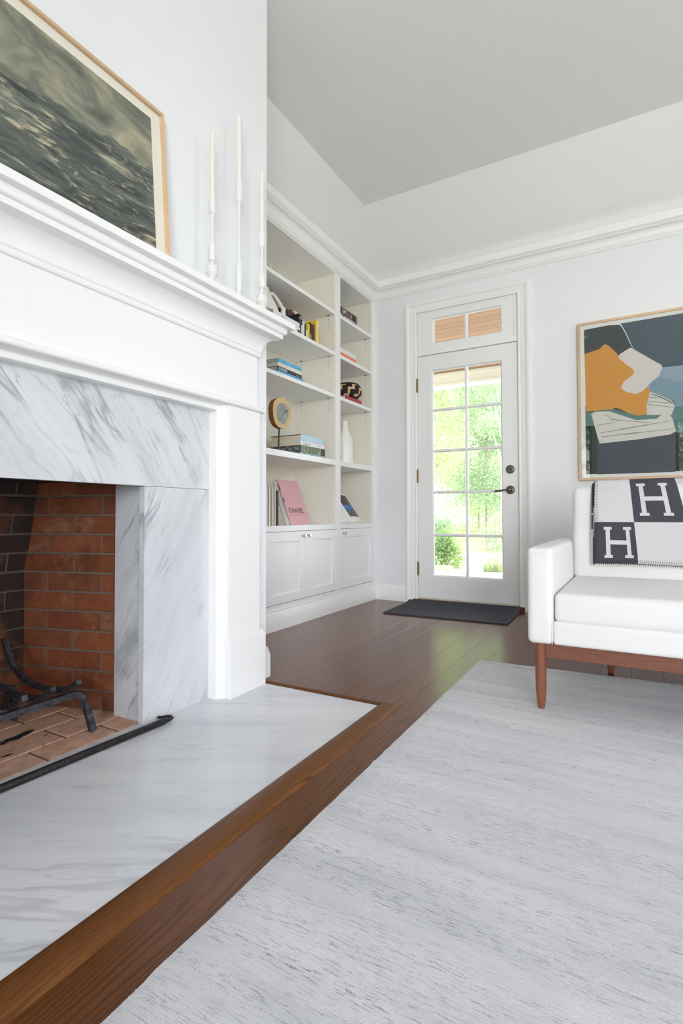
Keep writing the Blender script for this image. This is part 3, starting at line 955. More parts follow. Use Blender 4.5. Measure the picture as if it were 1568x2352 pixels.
# pin holes and shelf pins
pin = MB()
for (a, b) in bays[1:]:
    for side, yy in ((-1, b - .0035), (1, a + .0035)):
        for xx in (-2.335, -2.082):
            for z0, z1 in ((ZCs, 1.96), (ZBs, 2.28), (ZD, 1.63), (ZK, 1.11)):
                for z in ([z1 - .025 - .024 * i for i in range(4)] if z0 != ZK else []) + [z0 + .03 + .024 * i for i in range(3 if z0 == ZK else 1)]:
                    pin.lathe([(0.0028, 0), (0.0028, side * -.0012)], (xx, yy + .0002 * side, z), 6, 'y')
pin.build('pin_holes', PEWTER_D, bc)['kind'] = 'stuff'
sp = MB()
for (a, b) in bays[1:]:
    for yy, s_ in ((b - .0035, -1), (a + .0035, 1)):
        for xx in (-2.335, -2.082):
            for z in (ZA, ZBs, ZCs):
                sp.box(xx - .006, xx + .006, yy, yy + s_ * .012, z - .031, z - .027)
sp.build('shelf_pins', PEWTER, bc)['kind'] = 'stuff'
# cabinet doors
def cab_door(y0, y1, knob_y):
    z0, z1 = 0.162, 0.6235
    r = 0.066
    b = MB()
    b.box(XB - .018, XB + .001, y0, y0 + r, z0, z1).box(XB - .018, XB + .001, y1 - r, y1, z0, z1)
    b.box(XB - .018, XB + .001, y0 + r, y1 - r, z0, z0 + .058).box(XB - .018, XB + .001, y0 + r, y1 - r, z1 - .062, z1)
    b.box(XB - .018, XB - .009, y0 + r, y1 - r, z0 + .058, z1 - .062)
    d = b.build('door', TRIM, bc)
    k = MB().lathe([(0.008, 0), (0.008, .002), (0.0045, .004), (0.004, .012), (0.006, .016), (0.0125, .019), (0.0135, .023), (0.011, .027), (0.0, .028)], (XB + .001, knob_y, 0.592), 18, 'x')
    k.build('knob', CHROME, d, smooth=True, angle=50)
g = .0015
mid = 3.049
cab_door(D1b - .006, mid - g, mid - .030); cab_door(mid + g, D2a + .006, mid + .030)
cab_door(D2b - .006, E1 + .018, D2b + .038); cab_door(E0 - .006, D1a + .006, D1a - .038)

# ------------------------------------------------------------------ books and shelf objects
def book_flat(label, y0, y1, xf, depth, z0, z1, cover, pages=PAGES, group=None, name='book', soft=0.0):
    b = MB(); t = min(.0025, (z1 - z0) * .15)
    b.box(xf - depth, xf, y0, y1, z0, z0 + t).box(xf - depth, xf, y0, y1, z1 - t, z1)
    b.box(xf - .003, xf + .001, y0, y1, z0, z1)
    o = b.build(name, cover, None, bevel=.0008, seg=1)
    MB().box(xf - depth + .004, xf - .003, y0 + .004, y1 - .004, z0 + t, z1 - t).build('pages', pages, o)
    tag(o, label, 'book', group)
    return o
def book_up(label, y0, y1, xf, depth, z0, z1, cover, pages=PAGES, name='book', cat='book', group=None):
    b = MB(); t = min(.0022, (y1 - y0) * .18)
    b.box(xf - depth, xf, y0, y0 + t, z0, z1).box(xf - depth, xf, y1 - t, y1, z0, z1)
    b.box(xf - .0025, xf + .0008, y0, y1, z0, z1)
    o = b.build(name, cover, None, bevel=.0007, seg=1)
    MB().box(xf - depth + .004, xf - .0025, y0 + t, y1 - t, z0 + .0005, z1 - .004).build('pages', pages, o)
    tag(o, label, cat, group)
    return o
CM = {}
def cm(c, rough=0.45):
    k = tuple(c)
    if k not in CM:
        CM[k] = plain('cover_%d_%d_%d' % k, c, rough)
    return CM[k]
def picture_cover(name, stops, scale, stretch=(1, 1, 1)):
    m = mat(name, (1, 1, 1, 1), 0.4); nt = m.node_tree
    setc(m, ramp(nt, noise(nt, coord(nt, 'pos', stretch), scale, 4, 0.6), [(p, S(*c)) for p, c in stops]))
    return m
XS = -2.055
YD, ZD_ = (0, 1, 0), (0, 0, 1)
INK = plain('black_ink', (30, 28, 28)); INKW = plain('white_ink', (240, 240, 236)); INKR = plain('dark_red_ink', (132, 44, 62)); INKG = plain('grey_ink', (140, 140, 140))
INKB = plain('pale_blue_ink', (160, 214, 236)); INKN = plain('deep_blue_ink', (24, 96, 150))

# blue and black paperbacks under a lid of light blue, middle shelf
z = ZCs
b = book_flat('bright blue paperback, lowest of the four-book pile on the bookshelf', 2.768, 3.072, XS + .004, .16, z, z + .0265, cm((70, 160, 205)), PAGES_G)
marks('lettering', 16, 0.0072, INKB, b, (XS + .0052, 2.84, z + .008), YD, ZD_)
marks('lettering', 4, 0.0066, INKN, b, (XS + .0052, 3.04, z + .008), YD, ZD_)
rebase(b); z += .0268
b = book_flat('black paperback with POWDER in white capitals on its spine', 2.775, 3.058, XS, .16, z, z + .0265, cm((40, 36, 36)), PAGES_G)
text('title', 'POWDER', .0215, INKW, b, (XS + .0012, 2.789, z + .0055), YD, ZD_, bold=.012, sx=1.02)
marks('lettering', 9, 0.0075, INKR, b, (XS + .0012, 2.906, z + .008), YD, ZD_)
marks('lettering', 9, 0.0048, INKW, b, (XS + .0012, 2.99, z + .009), YD, ZD_)
rebase(b); z += .0268
b = book_flat('white paperback with faint lettering between the black and the top blue book', 2.778, 3.056, XS, .155, z, z + .0255, cm((226, 224, 212)), PAGES)
marks('lettering', 12, 0.0084, plain('faint_ink', (196, 186, 176)), b, (XS + .0012, 2.80, z + .007), YD, ZD_)
rebase(b); z += .0258
b = book_flat('bright blue paperback on top of the four-book pile', 2.779, 3.052, XS, .155, z, z + .0265, cm((84, 172, 216)), PAGES_G)
marks('lettering', 4, 0.0072, INKB, b, (XS + .0012, 2.792, z + .008), YD, ZD_)
marks('lettering', 9, 0.0084, INKB, b, (XS + .0012, 2.872, z + .007), YD, ZD_)
rebase(b)

# upper shelf: two white books lying flat with the jug, then a row of upright books
z = ZBs
b = book_flat('thick white book lying flat with black label, lower of two under the jug', 2.640, 3.020, XS + .012, .13, z, z + .046, cm((232, 232, 232)), PAGES_G)
MB().box(XS + .0128, XS + .0134, 2.988, 3.016, z + .012, z + .030).build('spine_label', cm((50, 48, 50)), b)
rebase(b); z += .0465
MB_ = MB().box
b = book_flat('white book with silver lettering lying directly under the white jug', 2.716, 3.018, XS + .008, .125, z + .0035, z + .035, cm((230, 232, 238)), PAGES_G)
MB().box(XS - .117, XS + .009, 2.716, 3.018, z - .0003, z + .0036).build('black_board', cm((30, 28, 30)), b)
marks('lettering', 10, 0.0072, INKG, b, (XS + .0092, 2.80, z + .012), YD, ZD_)
rebase(b)
z_jug = z + .035
ups = [(2.857, 2.871, 2.139, (52, 38, 32), 'narrow black and brown book just right of the white jug'),
       (2.871, 2.893, 2.124, (34, 32, 36), 'black book between the brown one and the dark grey one'),
       (2.894, 2.922, 2.134, (72, 72, 76), 'dark grey clothbound book left of the red one'),
       (2.923, 2.948, 2.142, (136, 40, 50), 'dark red clothbound book in the upright row'),
       (2.949, 2.973, 2.132, (36, 34, 36), 'black book with white lettering right of the red one'),
       (2.974, 3.022, 2.152, (226, 220, 200), 'thick cream book in the upright row'),
       (3.024, 3.055, 2.148, (30, 28, 30), 'tall black book with a white figure 4 on its spine'),
       (3.056, 3.072, 2.114, (74, 40, 62), 'purple-topped book with white label on its spine'),
       (3.073, 3.097, 2.112, (228, 222, 210), 'cream white book beside the purple-topped one'),
       (3.098, 3.119, 2.097, (52, 50, 48), 'short charcoal book left of the small white one'),
       (3.120, 3.137, 2.062, (238, 236, 230), 'smallest white book in the upright row'),
       (3.138, 3.166, 2.116, (222, 202, 60), 'yellow book left of the two black ones'),
       (3.167, 3.190, 2.130, (34, 30, 30), 'black book with white lettering beside the yellow one'),
       (3.191, 3.212, 2.128, (40, 26, 40), 'black book between another black and the red one'),
       (3.213, 3.239, 2.134, (176, 62, 44), 'red and orange book left of the big yellow one'),
       (3.246, 3.290, 2.174, (232, 196, 30), 'tall bright yellow book at the right end of the row')]
for i, (a, c, zt, colr, lab) in enumerate(ups):
    xf = XS - 0.004
    if c < 3.023:                      # second row, behind the flat books
        k_ = 2.188 / 2.059; xf = -2.188; a *= k_; c *= k_; zt = CH + (zt - CH) * k_
    zb = ZBs
    b = book_up(lab, a + .0006, c - .0006, xf, .118 if i != 15 else .19, zb, zt, cm(colr))
    if i == 6:
        text('title', '4', .026, INKW, b, (xf + .001, a + .008, zt - .034), YD, ZD_, bold=.01)
    if i == 4:
        marks('lettering', 4, 0.0108, INKW, b, (xf + .001, a + .018, zt - .055), ZD_, (0, -1, 0))
    if i == 7:
        MB().box(xf + .0009, xf + .0013, a + .001, c - .001, zb + .004, zt - .036).build('spine_label', cm((226, 222, 216)), b)
    if i == 12:
        marks('lettering', 5, 0.0120, INKW, b, (xf + .001, a + .019, zb + .010), ZD_, (0, -1, 0))
    if i == 14:
        MB().box(xf + .0009, xf + .0013, a + .002, a + .009, zb + .01, zt - .03).build('spine_label', cm((34, 30, 34)), b)
    if i == 15:
        MB().box(xf + .0009, xf + .0013, a + .010, c, zb, zt).build('spine_label', cm((236, 224, 140)), b)
        marks('lettering', 20, 0.0072, plain('brown_ink', (120, 96, 50)), b, (xf + .0016, c - .008, zb + .02), ZD_, (0, -1, 0))
    rebase(b)

# white jug with a big loop handle
jx = -2.112
def jp(px, py):
    q = onx(px, py, jx); return (jx, float(q[1]), float(q[2]))
jy = 2.715
jg = MB().lathe([(0.118, 0), (0.132, .006), (0.134, .022), (0.118, .050), (0.092, .080), (0.066, .108), (0.046, .134), (0.038, .150), (0.036, .156), (0.0, .157)], (jx, jy, z_jug), 28)
jg.v = [(jx + (q[0] - jx) * .40, q[1] if q[1] > jy else jy + (q[1] - jy) * .80, q[2]) for q in jg.v]
jug = jg.build('ceramic_jug', CERAM, None, smooth=True, angle=60)
hp = [jp(611, 679), jp(618, 675), jp(625, 674.5), jp(631, 680), jp(637, 689), jp(643, 699), jp(648, 708)]
MB().tube(hp, [.013, .0125, .012, .012, .0125, .013, .013], 12, up=(1, 0, 0)).build('loop_handle', CERAM, jug, smooth=True)
e_ = jp(650, 712)
MB().lathe([(0.016, 0), (0.0175, .006), (0.017, .050), (0.0155, e_[2] - z_jug + .014), (0.012, e_[2] - z_jug + .018), (0.0, e_[2] - z_jug + .018)], (jx, e_[1], z_jug), 16).build('spout', CERAM, jug, smooth=True, angle=50)
tag(rebase(jug), 'white ceramic jug with a large loop handle on the flat white books', 'jug')

# inlaid tray on the top shelf
tr = MB()
ty0, ty1, tx0_, tx1_ = 2.645, 2.968, -2.33, -2.046
tr.box(tx0_, tx1_, ty0, ty1, ZA, ZA + .008)
for q in ((tx1_ - .010, tx1_, ty0, ty1), (tx0_, tx0_ + .010, ty0, ty1), (tx0_ + .01, tx1_ - .01, ty0, ty0 + .01), (tx0_ + .01, tx1_ - .01, ty1 - .01, ty1)):
    tr.box(*q, ZA + .008, ZA + .038)
tray = tr.build('inlaid_tray', plain('bone_inlay', (232, 228, 214)), None, bevel=.001)
ch_ = MB()
n_ = 26
for i in range(n_):
    y0 = ty0 + (ty1 - ty0) * i / n_; w_ = (ty1 - ty0) / n_
    for j in range(2):
        za, zb = ZA + .012 + j * .012, ZA + .022 + j * .012
        sgn = 1 if j else -1
        m0 = y0 + w_ * (.15 if sgn > 0 else .45)
        ch_.add([(tx1_ + .0004, m0, za), (tx1_ + .0004, m0 + w_ * .38, za), (tx1_ + .0004, m0 + w_ * .38 + sgn * w_ * .3, zb), (tx1_ + .0004, m0 + sgn * w_ * .3, zb)], [(0, 1, 2, 3)])
ch_.build('chevron_inlay', plain('dark_horn_inlay', (54, 48, 44)), tray)
tag(rebase(tray), 'low white tray with black chevron inlay on the top shelf', 'tray')

# right bay, upper two shelves
z = ZA
PAT = picture_cover('red_white_cover', [(.38, (60, 34, 34)), (.45, (176, 60, 54)), (.52, (222, 206, 190)), (.60, (96, 70, 74)), (.68, (196, 178, 190))], 14, (1, 3, 1))
b = book_flat('red and white picture book under the black one by the right-hand wall', 3.56, 3.888, XS, .22, z, z + .040, PAT); rebase(b)
b = book_flat('thick black picture book lying on the red and white one', 3.56, 3.894, XS, .22, z + .0405, z + .094, cm((34, 34, 36)))
MB().box(XS + .001, XS + .0016, 3.64, 3.80, z + .05, z + .086).build('spine_picture', picture_cover('spine_photo', [(.36, (40, 42, 46)), (.48, (108, 84, 66)), (.56, (216, 206, 190)), (.66, (60, 52, 50))], 22, (1, 2, 1)), b)
MB().box(XS + .001, XS + .0016, 3.882, 3.886, z + .044, z + .090).build('spine_stripe', cm((224, 222, 214)), b)
rebase(b)
z = ZBs
b = book_flat('white book lying flat below the orange-striped one', 3.56, 3.874, XS, .22, z, z + .022, cm((232, 232, 228))); rebase(b)
b = book_flat('orange spined book sandwiched between white books', 3.56, 3.872, XS, .22, z + .0225, z + .042, cm((244, 118, 74))); rebase(b)
b = book_flat('pale grey-white book on top of the orange spined one', 3.56, 3.874, XS, .22, z + .0425, z + .079, cm((226, 228, 230))); rebase(b)
# third shelf: red book and woven bowl
z = ZCs
b = book_flat('crimson clothbound book lying under the woven bowl', 3.688, 3.972, XS, .19, z, z + .042, cm((178, 44, 66))); rebase(b)
bw = MB()
bcx, bcy, bz = -2.135, 3.875, z + .0425
def bowl(u, v):
    prof_ = [(0.052, 0), (0.085, .012), (0.112, .040), (0.120, .068), (0.116, .096), (0.100, .122), (0.086, .132), (0.084, .126), (0.10, .10), (0.106, .06), (0.08, .02)]
    t = v * (len(prof_) - 1); i = min(int(t), len(prof_) - 2); f = t - i
    r = prof_[i][0] * (1 - f) + prof_[i + 1][0] * f; h = prof_[i][1] * (1 - f) + prof_[i + 1][1] * f
    r += .0012 * math.sin(v * 160)
    w = u * 2 * math.pi
    return (bcx + r * math.cos(w), bcy + r * math.sin(w), bz + h)
def bowl_pat(u, v):
    if v > .55:
        return 0
    uu = (u * 7.0) % 1.0; vv = v / .55
    if vv > .86 or vv < .10:
        return 0 if vv > .5 else 1
    s_ = int(vv * 9)
    # stepped meander
    if s_ in (2,):
        return 1 if .45 < uu < .95 else 0
    if s_ in (3, 4):
        return 1 if .80 < uu < .97 else 0
    if s_ in (5,):
        return 1 if (uu > .80 or uu < .35) else 0
    if s_ in (6,):
        return 1 if .18 < uu < .36 else 0
    if s_ in (7,):
        return 1 if .18 < uu < .62 else 0
    return 0
bw.grid(bowl, 112, 60, bowl_pat)
tag(rebase(bw.build('woven_bowl', [plain('black_fibre', (34, 30, 30), .8), plain('straw_fibre', (216, 184, 132), .8)], None, smooth=True)), 'round woven bowl with black and straw stepped pattern on a red book', 'bowl')
# fixed shelf: white bottle vase
vs_ = MB().lathe([(0.058, 0), (0.066, .004), (0.068, .02), (0.067, .20), (0.064, .225), (0.050, .252), (0.034, .278), (0.026, .30), (0.025, .355), (0.027, .362), (0.022, .362), (0.0, .350)], (-2.135, 3.822, ZD), 32)
tag(rebase(vs_.build('bottle_vase', CERAM, None, smooth=True, angle=50)), 'tall white bottle-shaped ceramic vase on the bookcase', 'vase')
# counter: open book propped on its lower edge
ob = empty('open_book', (-2.06, 3.79, ZK), 'open picture book propped up on the bookcase counter', 'book')
tl = Vector((-.178, 0, .240)).normalized()      # up the tilted page
nrm = Vector((.240, 0, .178)).normalized()
L_ = .300
def page_pt(y, s, lift):
    return Vector((XS - .006, 0, ZK + .002)) + tl * (s * L_) + nrm * lift + Vector((0, y, 0))
sp_y, half = 3.780, .193
def page(sgn):
    b = MB(); n = 12
    top = []; 
    for j, s in enumerate((0, 1)):
        for i in range(n + 1):
            u = i / n
            lift = .012 + .016 * math.sin(math.pi * min(1, u * 1.15)) ** .8 * (1 - .35 * u)
            top.append(page_pt(sp_y + sgn * half * u, s, lift))
    bot = [page_pt(sp_y + sgn * half * (i / n), s, .001 if i < n else .004) for s in (0, 1) for i in range(n + 1)]
    vs = top + bot; k = n + 1; fs = []
    for i in range(n):
        fs.append((i, i + 1, k + i + 1, k + i)); fs.append((2 * k + i, 3 * k + i, 3 * k + i + 1, 2 * k + i + 1))
        fs.append((i, 2 * k + i, 2 * k + i + 1, i + 1)); fs.append((k + i, k + i + 1, 3 * k + i + 1, 3 * k + i))
    fs.append((n, 2 * k + n, 3 * k + n, k + n))
    return b.add(vs, fs).build('page_block', plain('white_page', (238, 236, 230), .7), ob, smooth=True, angle=30)
page(-1)
pr_ = page(1)
MB().obox(page_pt(sp_y, .5, -.002), (0, 2 * half + .01, 0), tl * (L_ + .004), nrm * .004).build('cover', cm((224, 216, 200)), ob)
pm = mat('landscape_print', (1, 1, 1, 1), .5); _n = pm.node_tree
zz_ = nd(_n, 'ShaderNodeSeparateXYZ', {0: nd(_n, 'ShaderNodeNewGeometry').outputs['Position']}).outputs['Z']
zn = nd(_n, 'ShaderNodeMath', {0: noise(_n, coord(_n, 'pos'), 16, 3), 1: .09}, operation='MULTIPLY').outputs[0]
zs2 = nd(_n, 'ShaderNodeMath', {0: zz_, 1: zn}, operation='ADD').outputs[0]
zr = nd(_n, 'ShaderNodeMapRange', {0: zs2, 1: .73, 2: .93}).outputs[0]
setc(pm, ramp(_n, zr, [(0, S(96, 98, 94)), (.36, S(72, 82, 88)), (.46, S(78, 120, 176)), (.60, S(74, 132, 200)), (.66, S(84, 80, 78)), (1.0, S(66, 58, 52))]))
b = MB()
n = 10
vs = []
for s in (.17, .93):
    for i in range(n + 1):
        u = .12 + .86 * i / n
        lift = .012 + .016 * math.sin(math.pi * min(1, u * 1.15)) ** .8 * (1 - .35 * u)
        vs.append(page_pt(sp_y + half * u, s, lift + .0006))
b.add(vs, [(i, i + 1, n + 2 + i, n + 1 + i) for i in range(n)]).build('printed_photo', pm, ob, smooth=True)
# book stand behind, hidden prop
MB().obox(page_pt(sp_y, .5, -.010), (0, .12, 0), tl * .26, nrm * .01).build('easel_board', cm((60, 44, 34)), ob)
MB().obox((-2.265, sp_y, ZK + .09), (.008, .05, 0), (-.05, .4, 0) if False else (0, .04, 0), (.03, 0, .19)).build('easel_leg', cm((60, 44, 34)), ob)

# fixed shelf: wood slice on a stand, pile of picture books
ws = empty('wood_slice_ornament', (-2.09, 2.826, ZD), 'live-edge wood slice with grey centre mounted on a thin black post', 'ornament')
c0 = np.array([-2.095, 2.852, 1.420]); 
def slice_pts(sc, xx):
    out = []
    for k in range(40):
        w = 2 * math.pi * k / 40
        r = 1 + .035 * math.sin(2 * w + .6) + .025 * math.sin(5 * w + 1.1) + .02 * math.sin(3 * w)
        out.append((xx, c0[1] + .101 * sc * r * math.cos(w), c0[2] + .109 * sc * r * math.sin(w)))
    return out
th = .040
fr, bk = slice_pts(1.0, c0[0] + th / 2), slice_pts(.97, c0[0] - th / 2)
n = 40
bark = wood('bark_edge', S(96, 64, 36), S(142, 100, 58), 'x', .8, kind='pos', rnd=0)
MB().add(fr + bk, [(i, n + i, n + (i + 1) % n, (i + 1) % n) for i in range(n)] + [tuple(range(n, 2 * n))[::-1]]).build('bark_edge', bark, ws, smooth=True, angle=60)
sw_m = mat('pale_sapwood', S(204, 172, 118), .6); _n = sw_m.node_tree
rad = nd(_n, 'ShaderNodeVectorMath', {0: nd(_n, 'ShaderNodeMapping', {'Vector': nd(_n, 'ShaderNodeNewGeometry').outputs['Position'], 'Location': tuple(-c0)}).outputs[0]}, operation='LENGTH').outputs['Value']
rn = nd(_n, 'ShaderNodeMath', {0: noise(_n, coord(_n, 'pos'), 20, 3), 1: .05}, operation='MULTIPLY').outputs[0]
rr = nd(_n, 'ShaderNodeMath', {0: nd(_n, 'ShaderNodeMath', {0: rad, 1: rn}, operation='ADD').outputs[0], 1: 420.0}, operation='MULTIPLY').outputs[0]
setc(sw_m, ramp(_n, nd(_n, 'ShaderNodeMath', {0: rr}, operation='SINE').outputs[0], [(0, S(206, 176, 124)), (1, S(216, 190, 142))]))
MB().add(fr, [tuple(range(n))]).build('sapwood_face', sw_m, ws)
core = [(c0[0] + th / 2 + .0006, c0[1] + .004 + (q[1] - c0[1]) * 1.0, c0[2] - .003 + (q[2] - c0[2])) for q in slice_pts(.66, 0)]
gr = picture_cover('grey_heartwood', [(.3, (112, 122, 114)), (.55, (136, 142, 132)), (.75, (150, 146, 130))], 24)
MB().add(core, [tuple(range(n))]).build('heartwood', gr, ws)
crk = MB()
for pth in ([(.008, -.012), (.035, .018), (.060, .030), (.092, .040)], [(.035, .018), (.055, .014), (.075, .030)], [(.012, -.004), (-.006, -.03), (-.010, -.055)]):
    crk.tube([(c0[0] + th / 2 + .001, c0[1] + a, c0[2] + q) for a, q in pth], [.0018, .0016, .0014, .001][:len(pth)], 5)
crk.build('crack', plain('dark_crack', (72, 60, 46)), ws)
MB().tube([(-2.09, 2.832, ZD + .006), (-2.09, 2.840, 1.335)], .0055, 10).build('post', plain('black_steel', (34, 32, 32), .4), ws, smooth=True)
MB().box(-2.135, -2.048, 2.79, 2.876, ZD, ZD + .007).build('base', plain('black_steel_base', (34, 32, 32), .4), ws, bevel=.001)

z = ZD
TEAL = picture_cover('teal_photo_spine', [(.34, (40, 70, 72)), (.46, (96, 158, 158)), (.56, (206, 222, 216)), (.66, (110, 146, 176))], 30, (1, 3, 2))
FOR = picture_cover('forest_photo_spine', [(.34, (44, 52, 40)), (.46, (84, 104, 62)), (.58, (100, 118, 70)), (.66, (170, 190, 176))], 18, (1, 3, 1))
SKYB = picture_cover('pale_blue_spine', [(.36, (200, 220, 226)), (.5, (188, 216, 228)), (.62, (150, 196, 218)), (.72, (214, 228, 230))], 9, (1, 4, .6))
MARB = picture_cover('black_white_marbled_edge', [(.40, (42, 44, 46)), (.50, (96, 100, 102)), (.58, (176, 178, 178)), (.66, (60, 62, 66))], 34, (1, 1, 3))
b = book_flat('teal patterned picture book at the bottom of the shelf pile', 3.041, 3.368, XS, .25, z, z + .018, TEAL, plain('pink_pages', (196, 150, 140))); rebase(b); z += .0185
b = book_flat('forest photograph spine book with black and white marbled edges', 3.043, 3.368, XS, .265, z, z + .052, FOR, MARB)
MB().box(XS + .001, XS + .0016, 3.318, 3.366, z + .002, z + .050).build('spine_label', cm((52, 46, 44)), b)
rebase(b); z += .0525
b = book_flat('white book with a handwritten name on its spine, below the pale blue one', 3.043, 3.362, XS, .262, z, z + .0295, cm((236, 236, 236)), PAGES)
hw = MB()
def scr(pts, r=.0007):
    hw.tube([(XS + .0016, 3.076 + a * .075, z + .004 + q * .02) for a, q in pts], r, 5)
scr([(.18, .85), (.10, 1.0), (.02, .75), (.0, .35), (.06, .08), (.16, .05), (.26, .25)])
scr([(.30, .1), (.38, .95), (.36, .4), (.42, .6), (.46, .15), (.52, .5), (.58, .6), (.54, .2), (.62, .15), (.64, .5), (.66, .15), (.72, .55), (.76, .15), (.82, .3), (.88, .5), (.84, .2), (.94, .12), (1.02, .35), (1.12, 1.10), (1.09, .5), (1.12, .12), (1.20, .2)])
hw.build('handwritten_title', INK, b)
marks('lettering', 12, 0.0036, INKG, b, (XS + .0012, 3.27, z + .017), YD, ZD_)
marks('lettering', 14, 0.0036, INKG, b, (XS + .0012, 3.27, z + .009), YD, ZD_)
rebase(b); z += .030
b = book_flat('pale blue watercolour spine book on top of the shelf pile', 3.048, 3.362, XS, .262, z, z + .044, SKYB, PAGES)
MB().box(XS - .262, XS + .002, 3.0465, 3.049, z + .0405, z + .0448).build('dark_board_edge', cm((66, 60, 50)), b)
rebase(b)

# counter: magazines and the pink slipcase
cols_ = [(176, 120, 130), (226, 224, 216), (60, 30, 36), (232, 230, 224), (196, 206, 204), (70, 74, 72), (220, 214, 200), (206, 190, 170), (150, 120, 110), (222, 220, 202), (210, 208, 186), (190, 188, 176), (212, 206, 190), (150, 146, 140), (40, 32, 32), (90, 80, 80), (120, 104, 104)]
nm = ['dusty pink', 'white', 'maroon', 'off-white', 'pale teal', 'dark slate', 'cream', 'tan', 'brown', 'ivory', 'straw', 'grey-green', 'sand', 'mid grey', 'black', 'charcoal', 'mauve grey']
y = 2.628
for i, c in enumerate(cols_):
    w = (.010, .011, .007, .011, .009, .008, .013)[i % 7]
    zt = .914 - .004 * ((i * 5) % 3) - (.02 if i > 13 else 0)
    m_ = book_up('%s magazine spine, %s in the row beside the pink slipcase' % (nm[i], ['first', 'second', 'third', 'fourth', 'fifth', 'sixth', 'seventh', 'eighth', 'ninth', 'tenth', 'eleventh', 'twelfth', 'thirteenth', 'fourteenth', 'fifteenth', 'sixteenth', 'seventeenth'][i]),
                 y, y + w - .0006, XS - .004 * (i % 3), .21, ZK, zt, cm(c), PAGES, name='magazine', cat='magazine', group='magazines on the bookcase counter')
    rebase(m_)
    y += w
pk = empty('slipcase', (-2.1, 3.04, ZK), 'pink slipcase lettered CHANEL leaning back on the bookcase counter', 'book box')
s0, s1 = 2.922, 3.166
up = Vector((-.115, 0, .315)); Hh = up.length; up.normalize(); nr = Vector((.315, 0, .115)).normalized()
dpt = .044
o0 = Vector((XS + .002, 0, ZK))
PINK = plain('pink_card', (214, 164, 168), .55)
def at(y, s, d):
    return o0 + up * s - nr * d + Vector((0, y, 0))
shiftz = nr.z * dpt
o0 = o0 + Vector((0, 0, 0))
b = MB()
def slab(y0, y1, sA, sB, dA, dB, name, m, bev=.0008):
    foot = lambda d: (nr.z * d - .0003) / up.z          # where the slanted side meets the counter
    vs = [at(y, (s if k or s is not None else foot(d)) if not (k == 0 and s is None) else foot(d), d) for k, s in ((0, sA), (1, sB)) for (y, d) in ((y0, dA), (y1, dA), (y1, dB), (y0, dB))]
    return MB().add(vs, [(0, 1, 2, 3), (7, 6, 5, 4), (0, 4, 5, 1), (1, 5, 6, 2), (2, 6, 7, 3), (3, 7, 4, 0)]).build(name, m, pk, bevel=bev, seg=1)
lift = nr.z * dpt + .0005
o0 = o0 + up * 0 + Vector((0, 0, lift * 0.0))
slab(s0 + .001, s1, None, Hh, 0, .003, 'front_cover', PINK)
slab(s0 + .001, s1, None, Hh, dpt - .003, dpt, 'back_cover', PINK)
slab(s0 + .001, s1, Hh - .003, Hh, .003, dpt - .003, 'top_edge', PINK)
slab(s0 + .001, s1, None, 0.018, .003, dpt - .003, 'bottom_edge', PINK)
slab(s0, s0 + .004, None, Hh - .001, .003, dpt - .003, 'inner_spine', plain('white_spine', (244, 243, 238)))
slab(s0 + .004, s1 - .004, 0.019, Hh - .004, .004, dpt - .004, 'page_block', PAGES)
slab(s0 - .0003, s0 + .001, None, Hh, .0028, .0045, 'edge_line', cm((70, 56, 54)), 0)
slab(s0 - .0003, s0 + .001, None, Hh, dpt - .0045, dpt - .0028, 'edge_line', cm((70, 56, 54)), 0)
slab(s0 - .0003, s0 + .001, Hh - .002, Hh, .004, dpt - .004, 'edge_line', cm((70, 56, 54)), 0)
slab(s1 - .004, s1 + .010, .098, .122, .004, .007, 'ribbon_tab', cm((232, 230, 224)), 0)
thumb = [(s0 + .001 + .0145 * math.sin(math.pi * i / 10), .182 - .019 * math.cos(math.pi * i / 10)) for i in range(11)]
MB().add([at(a, s, -.0004) for a, s in thumb], [tuple(range(11))]).build('thumb_notch', cm((78, 70, 70)), pk)
text('title', 'CHANEL', .0485, plain('brown_grey_ink', (92, 66, 70)), pk, at(s0 + .028, .092, -.0004), YD, up, bold=.018, sx=.96)
text('title', 'THE VOCABULARY OF STYLE', .0125, plain('dusty_rose_ink', (178, 116, 122)), pk, at(s0 + .055, .072, -.0004), YD, up, sx=.95)
# spine lettering, running down the white spine that faces the room's fireplace side
text('title', 'CHANEL', .024, cm((60, 60, 60)), pk, at(s0 - .0006, .305, dpt / 2 - .009), -up, nr, bold=.012, sx=.62)
text('title', 'THE VOCABULARY OF STYLE', .018, cm((140, 150, 150)), pk, at(s0 - .0006, .235, dpt / 2 - .007), -up, nr, sx=.72)

